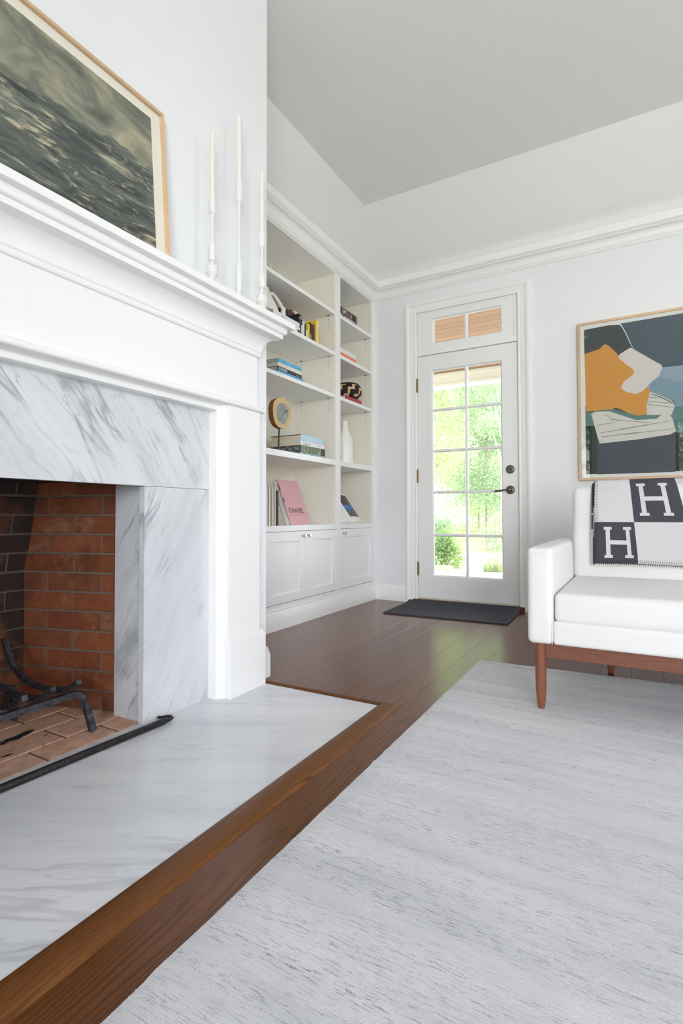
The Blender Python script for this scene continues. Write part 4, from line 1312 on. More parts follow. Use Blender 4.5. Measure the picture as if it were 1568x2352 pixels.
# ------------------------------------------------------------------ mantel: candles, holders, seascape
ZM = 1.587
XN = -1.402
def zpx(px, py):
    return float(onx(px, py, XN)[2])
def holder(lab_h, lab_c, px, zs, base_r, kind):
    y = float(onx(px, 600, XN)[1])
    ct, cup0, cup1, st, sw0, sw1, nk, bs = zs
    p = []
    if base_r:
        d = bs - ZM
        p += [(.019, 0), (.019, .004), (.013, .008), (.012, d - .044), (.014, d - .040), (base_r, d - .026), (base_r, d - .004), (base_r * .94, d), (.012, d + .001), (.009, d + .003)]
        p += [(.0072, nk - ZM), (.009, sw0 - ZM - .005), (.0138, sw0 - ZM - .002), (.0145, sw0 - ZM)]
    else:
        p += [(.024, 0), (.024, .006), (.014, .010), (.0085, nk - ZM - .02), (.0085, nk - ZM - .004), (.0138, sw0 - ZM - .002), (.0145, sw0 - ZM)]
    p += [(.0145, sw1 - ZM - .004), (.0132, sw1 - ZM), (.0085, sw1 - ZM + .010), (.0066, sw1 - ZM + .020), (.0060, (sw1 + cup1) / 2 - ZM), (.0066, cup1 - ZM - .012), (.0090, cup1 - ZM - .006), (.0138, cup1 - ZM - .0015), (.0142, cup1 - ZM), (.0142, cup0 - ZM - .001), (.0134, cup0 - ZM), (.0105, cup0 - ZM), (.0105, cup0 - ZM - .015), (0, cup0 - ZM - .015)]
    o = MB().lathe(p, (XN, y, ZM), 24).build('candle_holder', CANDLE_W, None, smooth=True, angle=28)
    tag(rebase(o), lab_h, 'candle holder', 'turned white candle holders on the mantel')
    q = MB().lathe([(.0098, 0), (.0094, ct - cup0 + .008), (.0086, ct - cup0 + .012), (.004, ct - cup0 + .014), (0, ct - cup0 + .014)], (XN, y, cup0 - .0148), 20).build('candle', CANDLE, None, smooth=True, angle=50)
    MB().tube([(XN, y, ct), (XN, y + .001, ct + .006)], .0008, 5).build('wick', cm((228, 224, 214)), q)
    tag(rebase(q), lab_c, 'candle', 'tapers on the mantel')
holder('turned white candle holder nearest the seascape', 'white taper candle nearest the seascape', 486.5,
       [zpx(492, 306), zpx(487, 460), zpx(486, 488), 0, zpx(486, 598), zpx(486, 563), zpx(486, 605), zpx(486, 613)], .024, 0)
holder('tallest white candle holder, without a wide drum foot', 'white taper candle in the tallest holder', 548.5,
       [zpx(556, 273), zpx(550, 421), zpx(549, 463), 0, zpx(548, 660), zpx(548, 608), zpx(547, 670), 0], 0, 1)
holder('turned white candle holder by the corner of the chimney breast', 'white taper candle by the corner of the chimney breast', 601.0,
       [zpx(606, 401), zpx(603, 540), zpx(602, 567), 0, zpx(601, 661), zpx(601, 634), zpx(601, 668), zpx(601, 681)], .024, 0)

# seascape leaning on the wall
pc = empty('seascape_picture', (-1.42, YC, ZM), 'framed print of a dark stormy sea leaning on the mantel', 'picture')
py1 = 1.279; py0 = my(py1) + .06
pt = Vector((-.040, 0, .566)); PH = .568; pt.normalize(); pn = Vector((.566, 0, .040)).normalized()
po = Vector((-1.409, 0, ZM))
def pp3(y, s, d):
    return po + pt * s + pn * d + Vector((0, y, 0))
fw = .011
def bar(pts, d0, d1, name, m, par):
    n = len(pts)
    vs = [pp3(a, s, d0) for a, s in pts] + [pp3(a, s, d1) for a, s in pts]
    return MB().add(vs, [tuple(range(n)), tuple(range(2 * n - 1, n - 1, -1))] + [(i, n + i, n + (i + 1) % n, (i + 1) % n) for i in range(n)]).build(name, m, par)
FR = [(py0, 0), (py1, 0), (py1, PH), (py0, PH)]
FI = [(py0 + fw, fw), (py1 - fw, fw), (py1 - fw, PH - fw), (py0 + fw, PH - fw)]
for i in range(4):
    j = (i + 1) % 4
    bar([FR[i], FR[j], FI[j], FI[i]], -.020, .004, 'frame_bar', FRAMEW, pc)
bar([(py0 + .004, .004), (py1 - .004, .004), (py1 - .004, PH - .004), (py0 + .004, PH - .004)], -.012, -.008, 'mat_board', plain('cream_mat', (226, 222, 208), .8), pc)
sea = mat('storm_sea_print', (1, 1, 1, 1), .7); _n = sea.node_tree
pos = nd(_n, 'ShaderNodeSeparateXYZ', {0: nd(_n, 'ShaderNodeNewGeometry').outputs['Position']})
yy, zz_ = pos.outputs['Y'], pos.outputs['Z']
wv = noise(_n, coord(_n, 'pos', (1, 2.2, 1)), 2.4, 3, .5)
hz = nd(_n, 'ShaderNodeMath', {0: nd(_n, 'ShaderNodeMath', {0: wv, 1: .16}, operation='MULTIPLY').outputs[0], 1: 1.835}, operation='ADD').outputs[0]
sk = nd(_n, 'ShaderNodeMapRange', {0: nd(_n, 'ShaderNodeMath', {0: zz_, 1: hz}, operation='SUBTRACT').outputs[0], 1: -.003, 2: .003}).outputs[0]
clouds = ramp(_n, noise(_n, coord(_n, 'pos', (1, 2.0, 4.0), (math.radians(12), 0, 0)), 2.6, 6, .55, .7), [(.30, S(84, 87, 80)), (.46, S(118, 120, 106)), (.58, S(152, 150, 128)), (.70, S(182, 170, 142))])
wat = ramp(_n, noise(_n, coord(_n, 'pos', (1, 2.2, 11), (math.radians(14), 0, 0)), 2.6, 7, .62, .5), [(.34, S(54, 58, 58)), (.48, S(72, 80, 77)), (.60, S(102, 110, 100)), (.72, S(136, 138, 120))])
foam = ramp(_n, noise(_n, coord(_n, 'pos', (1, 2.0, 8), (math.radians(10), 0, 0)), 2.2, 9, .7, 1.2), [(.535, BLK), (.59, WHT)])
foam2 = ramp(_n, noise(_n, coord(_n, 'pos', (1, 6, 46), (math.radians(16), 0, 0)), 2.4, 7, .7, .6), [(.44, BLK), (.66, WHT)])
ff_ = nd(_n, 'ShaderNodeMath', {0: foam, 1: foam2}, operation='MULTIPLY').outputs[0]
wat = mixc(_n, nd(_n, 'ShaderNodeMath', {0: foam2, 1: .30}, operation='MULTIPLY').outputs[0], wat, S(140, 142, 126))
wat = mixc(_n, ff_, wat, S(204, 192, 162))
setc(sea, mixc(_n, sk, wat, clouds))
bar([(py0 + .052, .052), (py1 - .052, .052), (py1 - .052, PH - .045), (py0 + .052, PH - .045)], -.0085, -.0072, 'sea_print', sea, pc)

# ------------------------------------------------------------------ fire tools
gt = empty('fire_grate', (-1.80, YC, 0), 'wrought iron fire grate with upturned bars in the firebox', 'grate')
GX, GZ = -1.655, .134
def sq(path, w, name, par=gt):
    return MB().tube(path, w * .7071, 4, phase=math.pi / 4).build(name, IRON, par, bevel=.0015, seg=1)
sq([(-1.628, 1.152, .0), (-1.640, 1.138, .075), (-1.649, 1.126, .116), (-1.654, 1.110, .130), (GX, 1.085, .134), (GX, my(1.085), .134), (-1.654, my(1.110), .130), (-1.649, my(1.126), .116), (-1.640, my(1.138), .075), (-1.628, my(1.152), 0)], .021, 'front_rail')
sq([(-1.965, 1.075, .0), (-1.95, 1.068, .095), (-1.945, 1.055, .122), (-1.945, 1.03, .130), (-1.945, my(1.03), .130), (-1.945, my(1.055), .122), (-1.95, my(1.068), .095), (-1.965, my(1.075), 0)], .020, 'rear_rail')
for i in range(9):
    yb = 1.070 - .0858 * i
    sq([(-2.030, yb, .285), (-2.005, yb, .245), (-1.960, yb, .190), (-1.900, yb, .158), (-1.83, yb, .146), (-1.75, yb, .144), (-1.69, yb, .150), (-1.650, yb, .158), (-1.615, yb, .176), (-1.585, yb, .196)], .017, 'cross_bar')
pk_ = MB()
pk_.tube([(-1.4975, .30, .0125), (-1.4765, .785, .0125), (-1.4585, 1.298, .0125), (-1.4575, 1.312, .0125)], [.0112, .0112, .0112, .0095], 14)
poker = pk_.build('fire_poker', POKER, None, smooth=True, angle=50)
MB().tube([(-1.4578, 1.308, .012), (-1.4530, 1.328, .012), (-1.4560, 1.343, .013), (-1.4680, 1.347, .014), (-1.4810, 1.339, .014), (-1.4910, 1.327, .013), (-1.5010, 1.322, .012), (-1.5080, 1.326, .012)], [.0085, .006, .0055, .0055, .0052, .005, .005, .004], 10).build('hook', POKER, poker, smooth=True)
MB().tube([(-1.4975, .30, .0125), (-1.500, .25, .0125), (-1.502, .20, .0125)], [.0075, .007, .009], 10).build('grip', POKER, poker, smooth=True)
tag(rebase(poker), 'long black iron fire poker with hooked tip lying on the hearth', 'poker')
# ash and charred flecks on the firebox floor
ash_o = MB()
for (x_, y_, r_) in ((-1.80, .99, .045), (-1.81, 1.03, .03), (-1.79, .945, .02), (-1.69, .905, .018), (-1.80, .90, .012), (-1.70, .88, .014), (-1.66, 1.00, .006), (-1.73, 1.05, .007)):
    k_ = 14
    pts = [(x_ + .35 * r_ * (1 + .35 * math.sin(3 * i + x_ * 90)) * math.cos(2 * math.pi * i / k_), y_ + r_ * (1 + .3 * math.sin(2.3 * i + y_ * 70)) * math.sin(2 * math.pi * i / k_), .0006) for i in range(k_)]
    ash_o.add(pts + [(x_, y_, .006 if r_ > .02 else .002)], [(i, (i + 1) % k_, k_) for i in range(k_)])
o = ash_o.build('charred_ash', SOOT)
tag(o, 'scattered black ash flecks on the brick firebox floor', 'ash'); o['kind'] = 'stuff'

# ------------------------------------------------------------------ rug and doormat
rg = MB()
RA, RB_, RC, RD = (-.704, 2.640), (2.60, 2.775), (2.60, -1.60), (-.655, -1.60)
def rugp(u, v, z):
    a = Vector(RD).lerp(Vector(RA), v); b = Vector(RC).lerp(Vector(RB_), v)
    q = a.lerp(b, u); return (q.x, q.y, z)
NU, NV = 90, 110
def rug_top(u, v):
    e = min(u * 3.3, (1 - u) * 3.3, v * 4.2, (1 - v) * 4.2)
    z = .0125 * min(1, .55 + e / .02 * .45)
    p = rugp(u, v, z + RNG.normal(0, .0006))
    j = .0012
    return (p[0] + (RNG.normal(0, j) if u in (0, 1) else 0), p[1] + (RNG.normal(0, j) if v in (0, 1) else 0), p[2])
us_ = lambda t: .5 - .5 * math.cos(math.pi * t) if False else t
rg.grid(lambda u, v: rug_top(u, v), NU, NV)
rim = []
for t in np.linspace(0, 1, 60): rim.append((0, t))
b0 = len(rg.v)
loop = [(0, i / 60) for i in range(60)] + [(i / 60, 1) for i in range(60)] + [(1, 1 - i / 60) for i in range(60)] + [(1 - i / 60, 0) for i in range(60)]
vs = [rugp(u, v, .0072) for u, v in loop] + [rugp(u, v, .0005) for u, v in loop]
nL = len(loop)
rg.add(vs, [(i, (i + 1) % nL, nL + (i + 1) % nL, nL + i) for i in range(nL)])
rug = rg.build('rug', RUG, None, smooth=True)
fz = MB()
for (e0, e1, cnt, outw) in ((RD, RA, 6500, (-1, 0)), (RA, RB_, 3500, (0, 1))):
    for i in range(cnt):
        t = random.random() if e0 is RA else 1 - random.random() * .85
        p = Vector(e0).lerp(Vector(e1), t)
        o_ = Vector(outw); s_ = Vector((-o_.y, o_.x))
        z0 = random.uniform(.001, .008); ln = random.uniform(.0002, .0012); wd = .0008
        q = p + o_ * ln + s_ * random.uniform(-.002, .002)
        pb = p - o_ * .002
        fz.add([(pb.x - s_.x * wd, pb.y - s_.y * wd, z0), (pb.x + s_.x * wd, pb.y + s_.y * wd, z0), (q.x, q.y, z0 + random.uniform(-.0008, .0008))], [(0, 1, 2)])
fo = fz.build('edge_pile', RUG, rug); fo['kind'] = 'stuff'
tag(rebase(rug), 'large pale grey rug with broken dark streaks under the sofa', 'rug')

dm = MB()
M0, M1, M2, M3 = (-1.672, 3.572), (-.772, 3.590), (-.786, 4.128), (-1.690, 4.128)
def matp(u, v):
    a = Vector(M0).lerp(Vector(M3), v); b = Vector(M1).lerp(Vector(M2), v)
    q = a.lerp(b, u)
    rise = .030 * max(0, (v - .80) / .20) ** 1.6 * (.55 + .45 * u)
    rib = .0014 * (0.5 + 0.5 * math.cos(u * 62 * 2 * math.pi)) + .0006 * math.cos(v * 60 * math.pi)
    return (q.x, q.y, .0075 + rise + rib)
dm.grid(matp, 496, 40)
b0 = len(dm.v)
edge = [(i / 40, 0) for i in range(40)] + [(1, i / 20) for i in range(20)] + [(1 - i / 40, 1) for i in range(40)] + [(0, 1 - i / 20) for i in range(20)]
tp = []
for u, v in edge:
    q = matp(u, v); tp.append(q)
nE = len(edge)
dm.add([(q[0], q[1], q[2]) for q in tp] + [(q[0], q[1], max(.0005, q[2] - .008)) for q in tp], [(i, nE + i, nE + (i + 1) % nE, (i + 1) % nE) for i in range(nE)])
tag(rebase(dm.build('doormat', MATB, None, smooth=True, angle=30)), 'black ribbed doormat in front of the glazed door', 'doormat')

# ------------------------------------------------------------------ sofa
sf = empty('sofa', (.65, 2.5, 0), 'white linen sofa with squared arms on tapered walnut legs', 'sofa')
SX0, SX1 = -.368, 1.70
SY0, SY1 = 2.045, 2.98
for (a, b) in ((SX0, SX0 + .090), (SX1 - .090, SX1)):
    MB().soft(a, b, SY0, SY1 - .02, .258, .612, .020, (0.004, .006, .002), 10).build('arm', LINEN, sf, smooth=True, weld=True, angle=70)
MB().soft(SX0 + .088, SX1 - .088, SY0 + .004, SY1 - .06, .259, .345, .012, (0, .003, 0), 8).build('seat_frame', LINEN, sf, smooth=True, weld=True, angle=70)
MB().soft(SX0 + .092, SX1 - .092, SY1 - .11, SY1, .259, .80, .03, (0, .006, .004), 8).build('back_frame', LINEN, sf, smooth=True, weld=True, angle=70)
MB().soft(SX0 + .093, SX1 - .093, SY0 + .006, 2.76, .338, .447, .022, (0, .008, .012), 12).build('seat_cushion', LINEN, sf, smooth=True, weld=True, angle=70)
xmid = (SX0 + SX1) / 2
for (a, b) in ((SX0 + .090, xmid - .002), (xmid + .002, SX1 - .090)):
    MB().soft(a, b, 2.700, 2.885, .425, .866, .035, (0, .018, .010), 10).build('back_cushion', LINEN, sf, smooth=True, weld=True, angle=70)
sm_ = MB()
def seam(pts): sm_.tube(pts, .0016, 6)
seam([(SX0 + .020, SY0 - .002, .592), (SX0 + .068, SY0 - .002, .592)])
xa = SX0 + .0905
seam([(xa - .004, SY0 + .001, .262), (xa - .004, SY0 + .001, .340)])
seam([(SX0 + .115, SY0 + .005, .427), (SX1 - .115, SY0 + .005, .427)])
seam([(SX0 + .076, SY0 + .012, .60), (SX0 + .076, SY1 - .06, .60)])
sm_.build('piping', LINEN, sf, smooth=True)
def leg(x, y, top=.262):
    z0 = .0125 if y < 2.6 else 0.0
    r = [(.0095, z0), (.0125, z0 + .004), (.0165, z0 + .035), (.0190, z0 + .075), (.0198, z0 + .12), (.0198, top)]
    MB().lathe([(a, b - 0) for a, b in r], (x, y, 0), 20).build('leg', WALNUT, sf, smooth=True, angle=60)
leg(-.3275, 2.086); leg(-.124, 2.745); leg(SX1 - .045, 2.086); leg(SX1 - .245, 2.745)
MB().box(-.310, SX1 - .06, 2.074, 2.098, .205, .262).build('front_rail', WALNUTX, sf, bevel=.002)
MB().box(-.124, SX1 - .245, 2.733, 2.757, .205, .262).build('rear_rail', WALNUTX, sf, bevel=.002)
for x_ in (-.245, SX1 - .245):
    MB().box(x_ - .012, x_ + .012, 2.098, 2.733, .215, .262).build('side_rail', WALNUT, sf, bevel=.002)

# ------------------------------------------------------------------ throw blanket
TX = lambda u, v: (-.181 + .004 * v) * (1 - u) + (.205 - .078 * max(0, v - .10) ** 1.0) * u
def drape(d, zb):
    """points (y,z) along the throw: up the front of the cushion, over the top, down the back"""
    pts = [(2.672 - d, zb), (2.668 - d, zb + .10), (2.668 - d, .70), (2.676 - d, .80), (2.690 - d, .85)]
    pts += [(2.700 - d + (.012 + d) * (1 - math.cos(math.radians(a))) , .862 + (.016 + d) * math.sin(math.radians(a))) for a in (25, 55, 90)]
    pts += [(2.80, .880 + d), (2.862, .880 + d)]
    pts += [(2.898 + d, .868 + d * .6), (2.912 + d, .838), (2.924 + d, .818 + d), (2.945, .813 + d), (2.972, .812 + d), (2.988 + d, .798 + d * .5), (2.994 + d, .77), (2.995 + d, .60)]
    return pts
def along(pts):
    L = [0]
    for i in range(1, len(pts)):
        L.append(L[-1] + math.hypot(pts[i][0] - pts[i - 1][0], pts[i][1] - pts[i - 1][1]))
    def f(v):
        t = v * L[-1]
        i = max(0, min(len(L) - 2, next((k for k in range(len(L) - 1) if L[k + 1] >= t), len(L) - 2)))
        w = (t - L[i]) / (L[i + 1] - L[i])
        return (pts[i][0] * (1 - w) + pts[i + 1][0] * w, pts[i][1] * (1 - w) + pts[i + 1][1] * w)
    return f, L[-1]
fo_, LT = along(drape(.016, .512))
VF = .392 / LT                       # where the front face reaches the top
def letter(a, b):
    """slab-serif H in a block, a to the right, b downwards"""
    if .44 <= b <= .535 and .30 <= a <= .85: return True
    for c in (.335, .815):
        if abs(a - c) < .046 and .12 <= b <= .86: return True
        if abs(a - c) < .098 and (.115 <= b <= .178 or .80 <= b <= .865): return True
    return False
UM, VM = .447, .178 / LT
def pat(u, v):
    jg = .0
    c = 0 if u < UM else 1
    t = v * LT
    r = 0 if t < .188 else (1 if t < .47 else 2)
    dark = (c == 0) == (r % 2 == 0)
    a = (u / UM) if c == 0 else (u - UM) / (1 - UM) * 1.02 - .02
    b = 1 - (t / .188 if r == 0 else (t - .188) / .200 if r == 1 else 0)
    if c == 1: a = a * 1.0 + .12
    if dark:
        return 1 if letter(a, b) else 0
    return 1
def thr(off, dx, fz):
    def g(u, v):
        y, z = fz(v)
        w = .0022 * math.sin(u * 9 + 1) * math.cos(v * 7) + .003 * math.sin(u * 3.1 + 2) * (1 if v < VF else .3)
        return (TX(u, v / VF if v < VF else 1) + dx, y - abs(w) * (1 if v < VF else 0), z + .004 * math.sin(math.pi * u) * (1 if v < .05 else 0) - .008 * u * (0 if v > .05 else 1) * 0)
    return g
tb = MB()
tb.grid(thr(0, 0, fo_), 150, 300, pat)
throw = tb.build('throw_blanket', [WOOL_D, WOOL_L], None, smooth=True, angle=60)
sol = throw.modifiers.new('thickness', 'SOLIDIFY'); sol.thickness = .007; sol.offset = -1
def fold(d, zb, dx, name, pf, du=0.0):
    f_, L_ = along(drape(d, zb))
    b = MB()
    g = thr(0, dx, f_)
    b.grid(lambda u, v: g(u, v), 60, 110, pf)
    o = b.build(name, [WOOL_D, WOOL_L], throw, smooth=True, angle=60)
    s = o.modifiers.new('thickness', 'SOLIDIFY'); s.thickness = .006; s.offset = -1
fold(.0085, .508, -.006, 'under_fold', lambda u, v: 0 if v < .14 or (.28 < v) else 1)
fold(.0010, .503, -.013, 'lower_fold', lambda u, v: (0 if .18 < v < .255 or v > .265 else 1))
st = MB(); stw = MB()
g = thr(0, 0, fo_)
for i in range(46):                   # along the lower edge
    u = (i + .5) / 46
    a = Vector(g(u, 0.0005)); b_ = Vector(g(u + .004, .016 / LT))
    (stw if False else st).tube([a + Vector((0, .004, -.003)), a + Vector((0, -.0012, 0)), b_ + Vector((0, -.0012, 0))], .0006, 4)
    c_ = Vector(g(min(1, u + 1 / 46), 0.0005)); st.tube([a + Vector((0, -.0005, -.003)), c_ + Vector((0, -.0005, -.003))], .0006, 4)
for i in range(52):                   # up the side edge
    v = (i + .5) / 52 * VF
    a = Vector(g(0, v)); b_ = Vector(g(.045, v + .002))
    st.tube([a + Vector((-.002, .004, 0)), a + Vector((-.001, -.0012, 0)), b_ + Vector((0, -.0012, 0))], .0006, 4)
    c_ = Vector(g(0, v + VF / 52)); st.tube([a + Vector((-.0018, 0, 0)), c_ + Vector((-.0018, 0, 0))], .0006, 4)
so = st.build('edge_stitching', STITCH, throw); so['kind'] = 'stuff'
rw = MB()
f2, L2 = along(drape(.0085, .508))
g2 = thr(0, -.004, f2)
for i in range(44):
    u = .03 + .93 * i / 43
    a = Vector(g2(u, .0)); rw.tube([a + Vector((-.001, -.0045, .004)), a + Vector((.0, -.0058, .0)), a + Vector((.001, -.0045, -.0045))], .0022, 5)
ro = rw.build('whip_stitching', STITCHW, throw); ro['kind'] = 'stuff'
tag(rebase(throw), 'charcoal and pale grey checked throw with letter H over the sofa back', 'blanket')

# ------------------------------------------------------------------ abstract picture on the back wall
ap = empty('abstract_picture', (.36, YB - .02, .98), 'framed abstract print in slate, orange and cream on the wall above the sofa', 'picture')
AX0, AX1, AZ0, AZ1 = -.373, 1.12, .979, 2.115
AY = YB - .036
fw = .0165
FR = [(AX0, AZ0), (AX1, AZ0), (AX1, AZ1), (AX0, AZ1)]
FI = [(AX0 + fw, AZ0 + fw), (AX1 - fw, AZ0 + fw), (AX1 - fw, AZ1 - fw), (AX0 + fw, AZ1 - fw)]
for i in range(4):
    j = (i + 1) % 4
    MB().extrude([FR[i], FR[j], FI[j], FI[i]], lambda a, b, h: (a, h, b), AY, YB - .001).build('frame_bar', FRAMEW, ap)
PY = AY + .012
MB().box(AX0 + .01, AX1 - .01, PY, PY + .003, AZ0 + .01, AZ1 - .01).build('mat_board', plain('white_mat', (244, 243, 239), .8), ap)
GPL = MB().box(AX0 + .012, AX1 - .012, PY - .008, PY - .006, AZ0 + .012, AZ1 - .012).build('picture_glass', PICGLASS, ap)
def zc(zx, zy):
    p = ony(1300 + zx / 5.228, 680 + zy / 5.228, PY)
    return (float(p[0]), float(p[2]))
AR, ZT, ZBt = AX1 - .045, 2.062, 1.022
art = []
def poly(col, pts, layer):
    art.append((col, [q if isinstance(q, tuple) and len(q) == 2 and abs(q[0]) < 3 and abs(q[1]) < 3 else zc(*q) for q in pts], layer))
R3 = lambda zy: (AR, zc(1401, zy)[1])
poly(0, [(-.327, ZBt), (AR, ZBt), (AR, 1.52), (-.327, 1.52)], 1)                 # dark green ground
poly(1, [(236, 1400), (560, 1355), (860, 1430), (1150, 1415), (1300, 1330), R3(1330), R3(1660), (1320, 1640), (1000, 1600), (360, 1560), (238, 1560)], 2)   # teal
poly(2, [(213, 408), (500, 352), (640, 345), (662, 370), (705, 440), (760, 560), (808, 640), (770, 660), (630, 720), (540, 700), (300, 720), (218, 705)], 2)
poly(3, [(652, 330), (1401, 205), (AR, zc(1401, 205)[1] ), R3(845), (1155, 866), (1000, 820), (818, 648), (770, 560), (715, 432), (672, 362)], 2)
poly(4, [(1120, 862), R3(843), R3(1330), (1300, 1330), (1290, 1262), (1010, 1155), (960, 1100), (1010, 1040)], 3)
poly(10, [(1010, 1050), (1110, 968), (1250, 1005), (1350, 1032), (1401, 1022), R3(1022), R3(1330), (1300, 1330), (1290, 1262), (1010, 1155)], 4)
poly(8, [(352, 1590), (400, 1772), (860, 1725), (1322, 1640), (1310, 2112), (376, 2142), (370, 1800)], 3)
poly(9, [(1196, 1690), (1202, 1689), (1214, 2117), (1206, 2117)], 4)
poly(6, [(300, 1420), (345, 1390), (520, 1385), (640, 1425), (840, 1490), (1080, 1475), (1140, 1430), (1240, 1425), (1275, 1470), (1300, 1570), (1322, 1620), (1250, 1662), (860, 1722), (400, 1772), (350, 1600)], 5)
poly(6, [(1005, 1150), (1110, 1185), (1280, 1265), (1300, 1330), (1265, 1427), (965, 1427), (965, 1310)], 5)
poly(5, [(218, 697), (400, 637), (440, 595), (465, 578), (500, 590), (560, 640), (630, 715), (640, 745), (740, 835), (800, 875), (820, 905), (800, 945), (690, 1030), (660, 1105), (720, 1145), (830, 1178), (915, 1140), (960, 1098), (1010, 1120), (965, 1310), (967, 1422), (850, 1437), (760, 1410), (660, 1365), (590, 1340), (555, 1360), (238, 1390)], 6)
poly(7, [(622, 738), (640, 700), (770, 618), (820, 645), (1090, 800), (1140, 825), (1157, 860), (1140, 890), (1110, 965), (1010, 1040), (960, 1100), (915, 1142), (830, 1180), (715, 1147), (654, 1105), (690, 1030), (800, 945), (818, 905), (790, 870), (720, 825)], 7)
for a, b in (((365, 1552), (590, 1515)), ((420, 1640), (980, 1545)), ((430, 1690), (860, 1635)), ((520, 1480), (1020, 1520)), ((640, 1600), (1240, 1500)), ((980, 1300), (1290, 1335)), ((985, 1210), (1150, 1225)), ((990, 1260), (1280, 1290)), ((450, 1420), (640, 1500)), ((700, 1660), (1290, 1590))):
    poly(9, [(a[0], a[1]), (b[0], b[1]), (b[0], b[1] + 3.5), (a[0], a[1] + 5)], 8)
poly(9, [(1020, 1178), (1110, 1198), (1275, 1278), (1270, 1286), (1105, 1206), (1020, 1184)], 8)
poly(7, [(216, 492), (262, 486), (218, 500)], 3)
acol = [(52, 64, 54), (104, 140, 134), (64, 72, 76), (80, 96, 106), (160, 176, 190), (226, 162, 70), (228, 222, 214), (230, 222, 216), (76, 83, 92), (70, 84, 86), (138, 164, 176)]
amats = [plain('print_ink_%d' % i, c, .75) for i, c in enumerate(acol)]
ab = MB()
for col, pts, layer in art:
    y_ = PY - .0003 * layer
    ab.add([(a, y_, b) for a, b in pts], [tuple(range(len(pts)))], col)
ab.build('abstract_print', amats, ap)

# ------------------------------------------------------------------ outside: porch, garden
PZ = 2.634
pcz = struct(MB().box(-4.2, 1.2, YB + WT, 6.95, PZ + .012, PZ + .06).build('porch_ceiling', plain('porch_ceiling_backing', (120, 84, 60), .8)))
pw = .118
y = YB + WT; i = 0
pmesh = None
while y < 6.75:
    if pmesh is None:
        o = MB().box(-2.7, 2.7, .0015, pw - .0015, 0, .012).build('plank', PORCHW, None, bevel=.002, seg=1); pmesh = o.data; bpy.data.objects.remove(o, do_unlink=True)
    link('plank', pmesh, pcz, (-1.5, y, PZ)); y += pw
WHITEX = plain('porch_white_paint', (238, 232, 230), .5)
struct(MB().box(-4.2, 1.2, 6.78, 6.94, 2.462, 2.640).box(-4.2, 1.2, 6.765, 6.78, 2.598, 2.640).box(-4.2, 1.2, 6.765, 6.955, 2.460, 2.496).build('porch_beam', WHITEX, None, bevel=.003))
struct(MB().box(-4.4, 1.4, YB + WT, 7.15, PZ + .06, PZ + .16).build('porch_roof', plain('roof_shingle', (110, 108, 106), .9)))
for x_ in (-3.95, .95):
    o = MB().box(x_ - .07, x_ + .07, 6.79, 6.93, -.12, 2.455).box(x_ - .09, x_ + .09, 6.77, 6.95, -.12, .02).box(x_ - .09, x_ + .09, 6.77, 6.95, 2.40, 2.455).build('porch_post', WHITEX, None, bevel=.004)
    tag(rebase(o), 'square white porch post under the beam end %s the door' % ('left of' if x_ < -2 else 'right of'), 'post')
STONE = mat('pale_stone', S(216, 208, 196), .85); _n = STONE.node_tree
setc(STONE, ramp(_n, noise(_n, coord(_n, 'pos'), 7, 5, .7), [(.3, S(198, 190, 178)), (.7, S(226, 220, 210))]))
LAWN = mat('lawn_green', S(110, 134, 70), .95); _n = LAWN.node_tree
setc(LAWN, ramp(_n, noise(_n, coord(_n, 'pos'), 3.5, 6, .75), [(.3, S(92, 118, 56)), (.7, S(150, 168, 100))]))
struct(MB().add([(-60, -60, -.17), (60, -60, -.17), (60, 60, -.17), (-60, 60, -.17)], [(0, 1, 2, 3)]).build('ground', LAWN))
struct(MB().box(-4.6, 1.6, YB + WT, 7.6, -.16, -.10).build('porch_floor', plain('bluestone', (112, 112, 110), .8)))
struct(MB().box(-12, 6, 7.6, 12.5, -.165, -.155).build('gravel_path', STONE))
struct(MB().box(XR + WT, 11.0, -8.0, 7.6, -.165, -.12).box(-6.0, XR + WT, -8.0, YR - WT, -.165, -.12).build('bounce_terrace', STONE))  # unseen pale paving, added to bounce neutral light up into the room

def leafmat(name, a, b):
    m = bpy.data.materials.new(name); m.use_nodes = True
    nt = m.node_tree; nt.nodes.clear()
    out = nd(nt, 'ShaderNodeOutputMaterial')
    col = ramp(nt, noise(nt, coord(nt, 'pos'), 2.2, 3), [(.3, a), (.7, b)])
    d = nd(nt, 'ShaderNodeBsdfDiffuse', {'Color': col})
    t = nd(nt, 'ShaderNodeBsdfTranslucent', {'Color': col})
    mx = nd(nt, 'ShaderNodeMixShader', {0: .5, 1: d.outputs[0], 2: t.outputs[0]})
    nt.links.new(mx.outputs[0], out.inputs[0])
    return m
LEAF1 = leafmat('maple_leaf', S(150, 172, 118), S(188, 200, 156))
LEAF2 = leafmat('birch_leaf', S(140, 166, 130), S(178, 194, 160))
LEAF3 = leafmat('boxwood_leaf', S(112, 146, 98), S(186, 206, 130))
BARK = plain('grey_bark', (150, 138, 124), .9)
BIRCH = plain('pale_birch_bark', (216, 204, 192), .8)
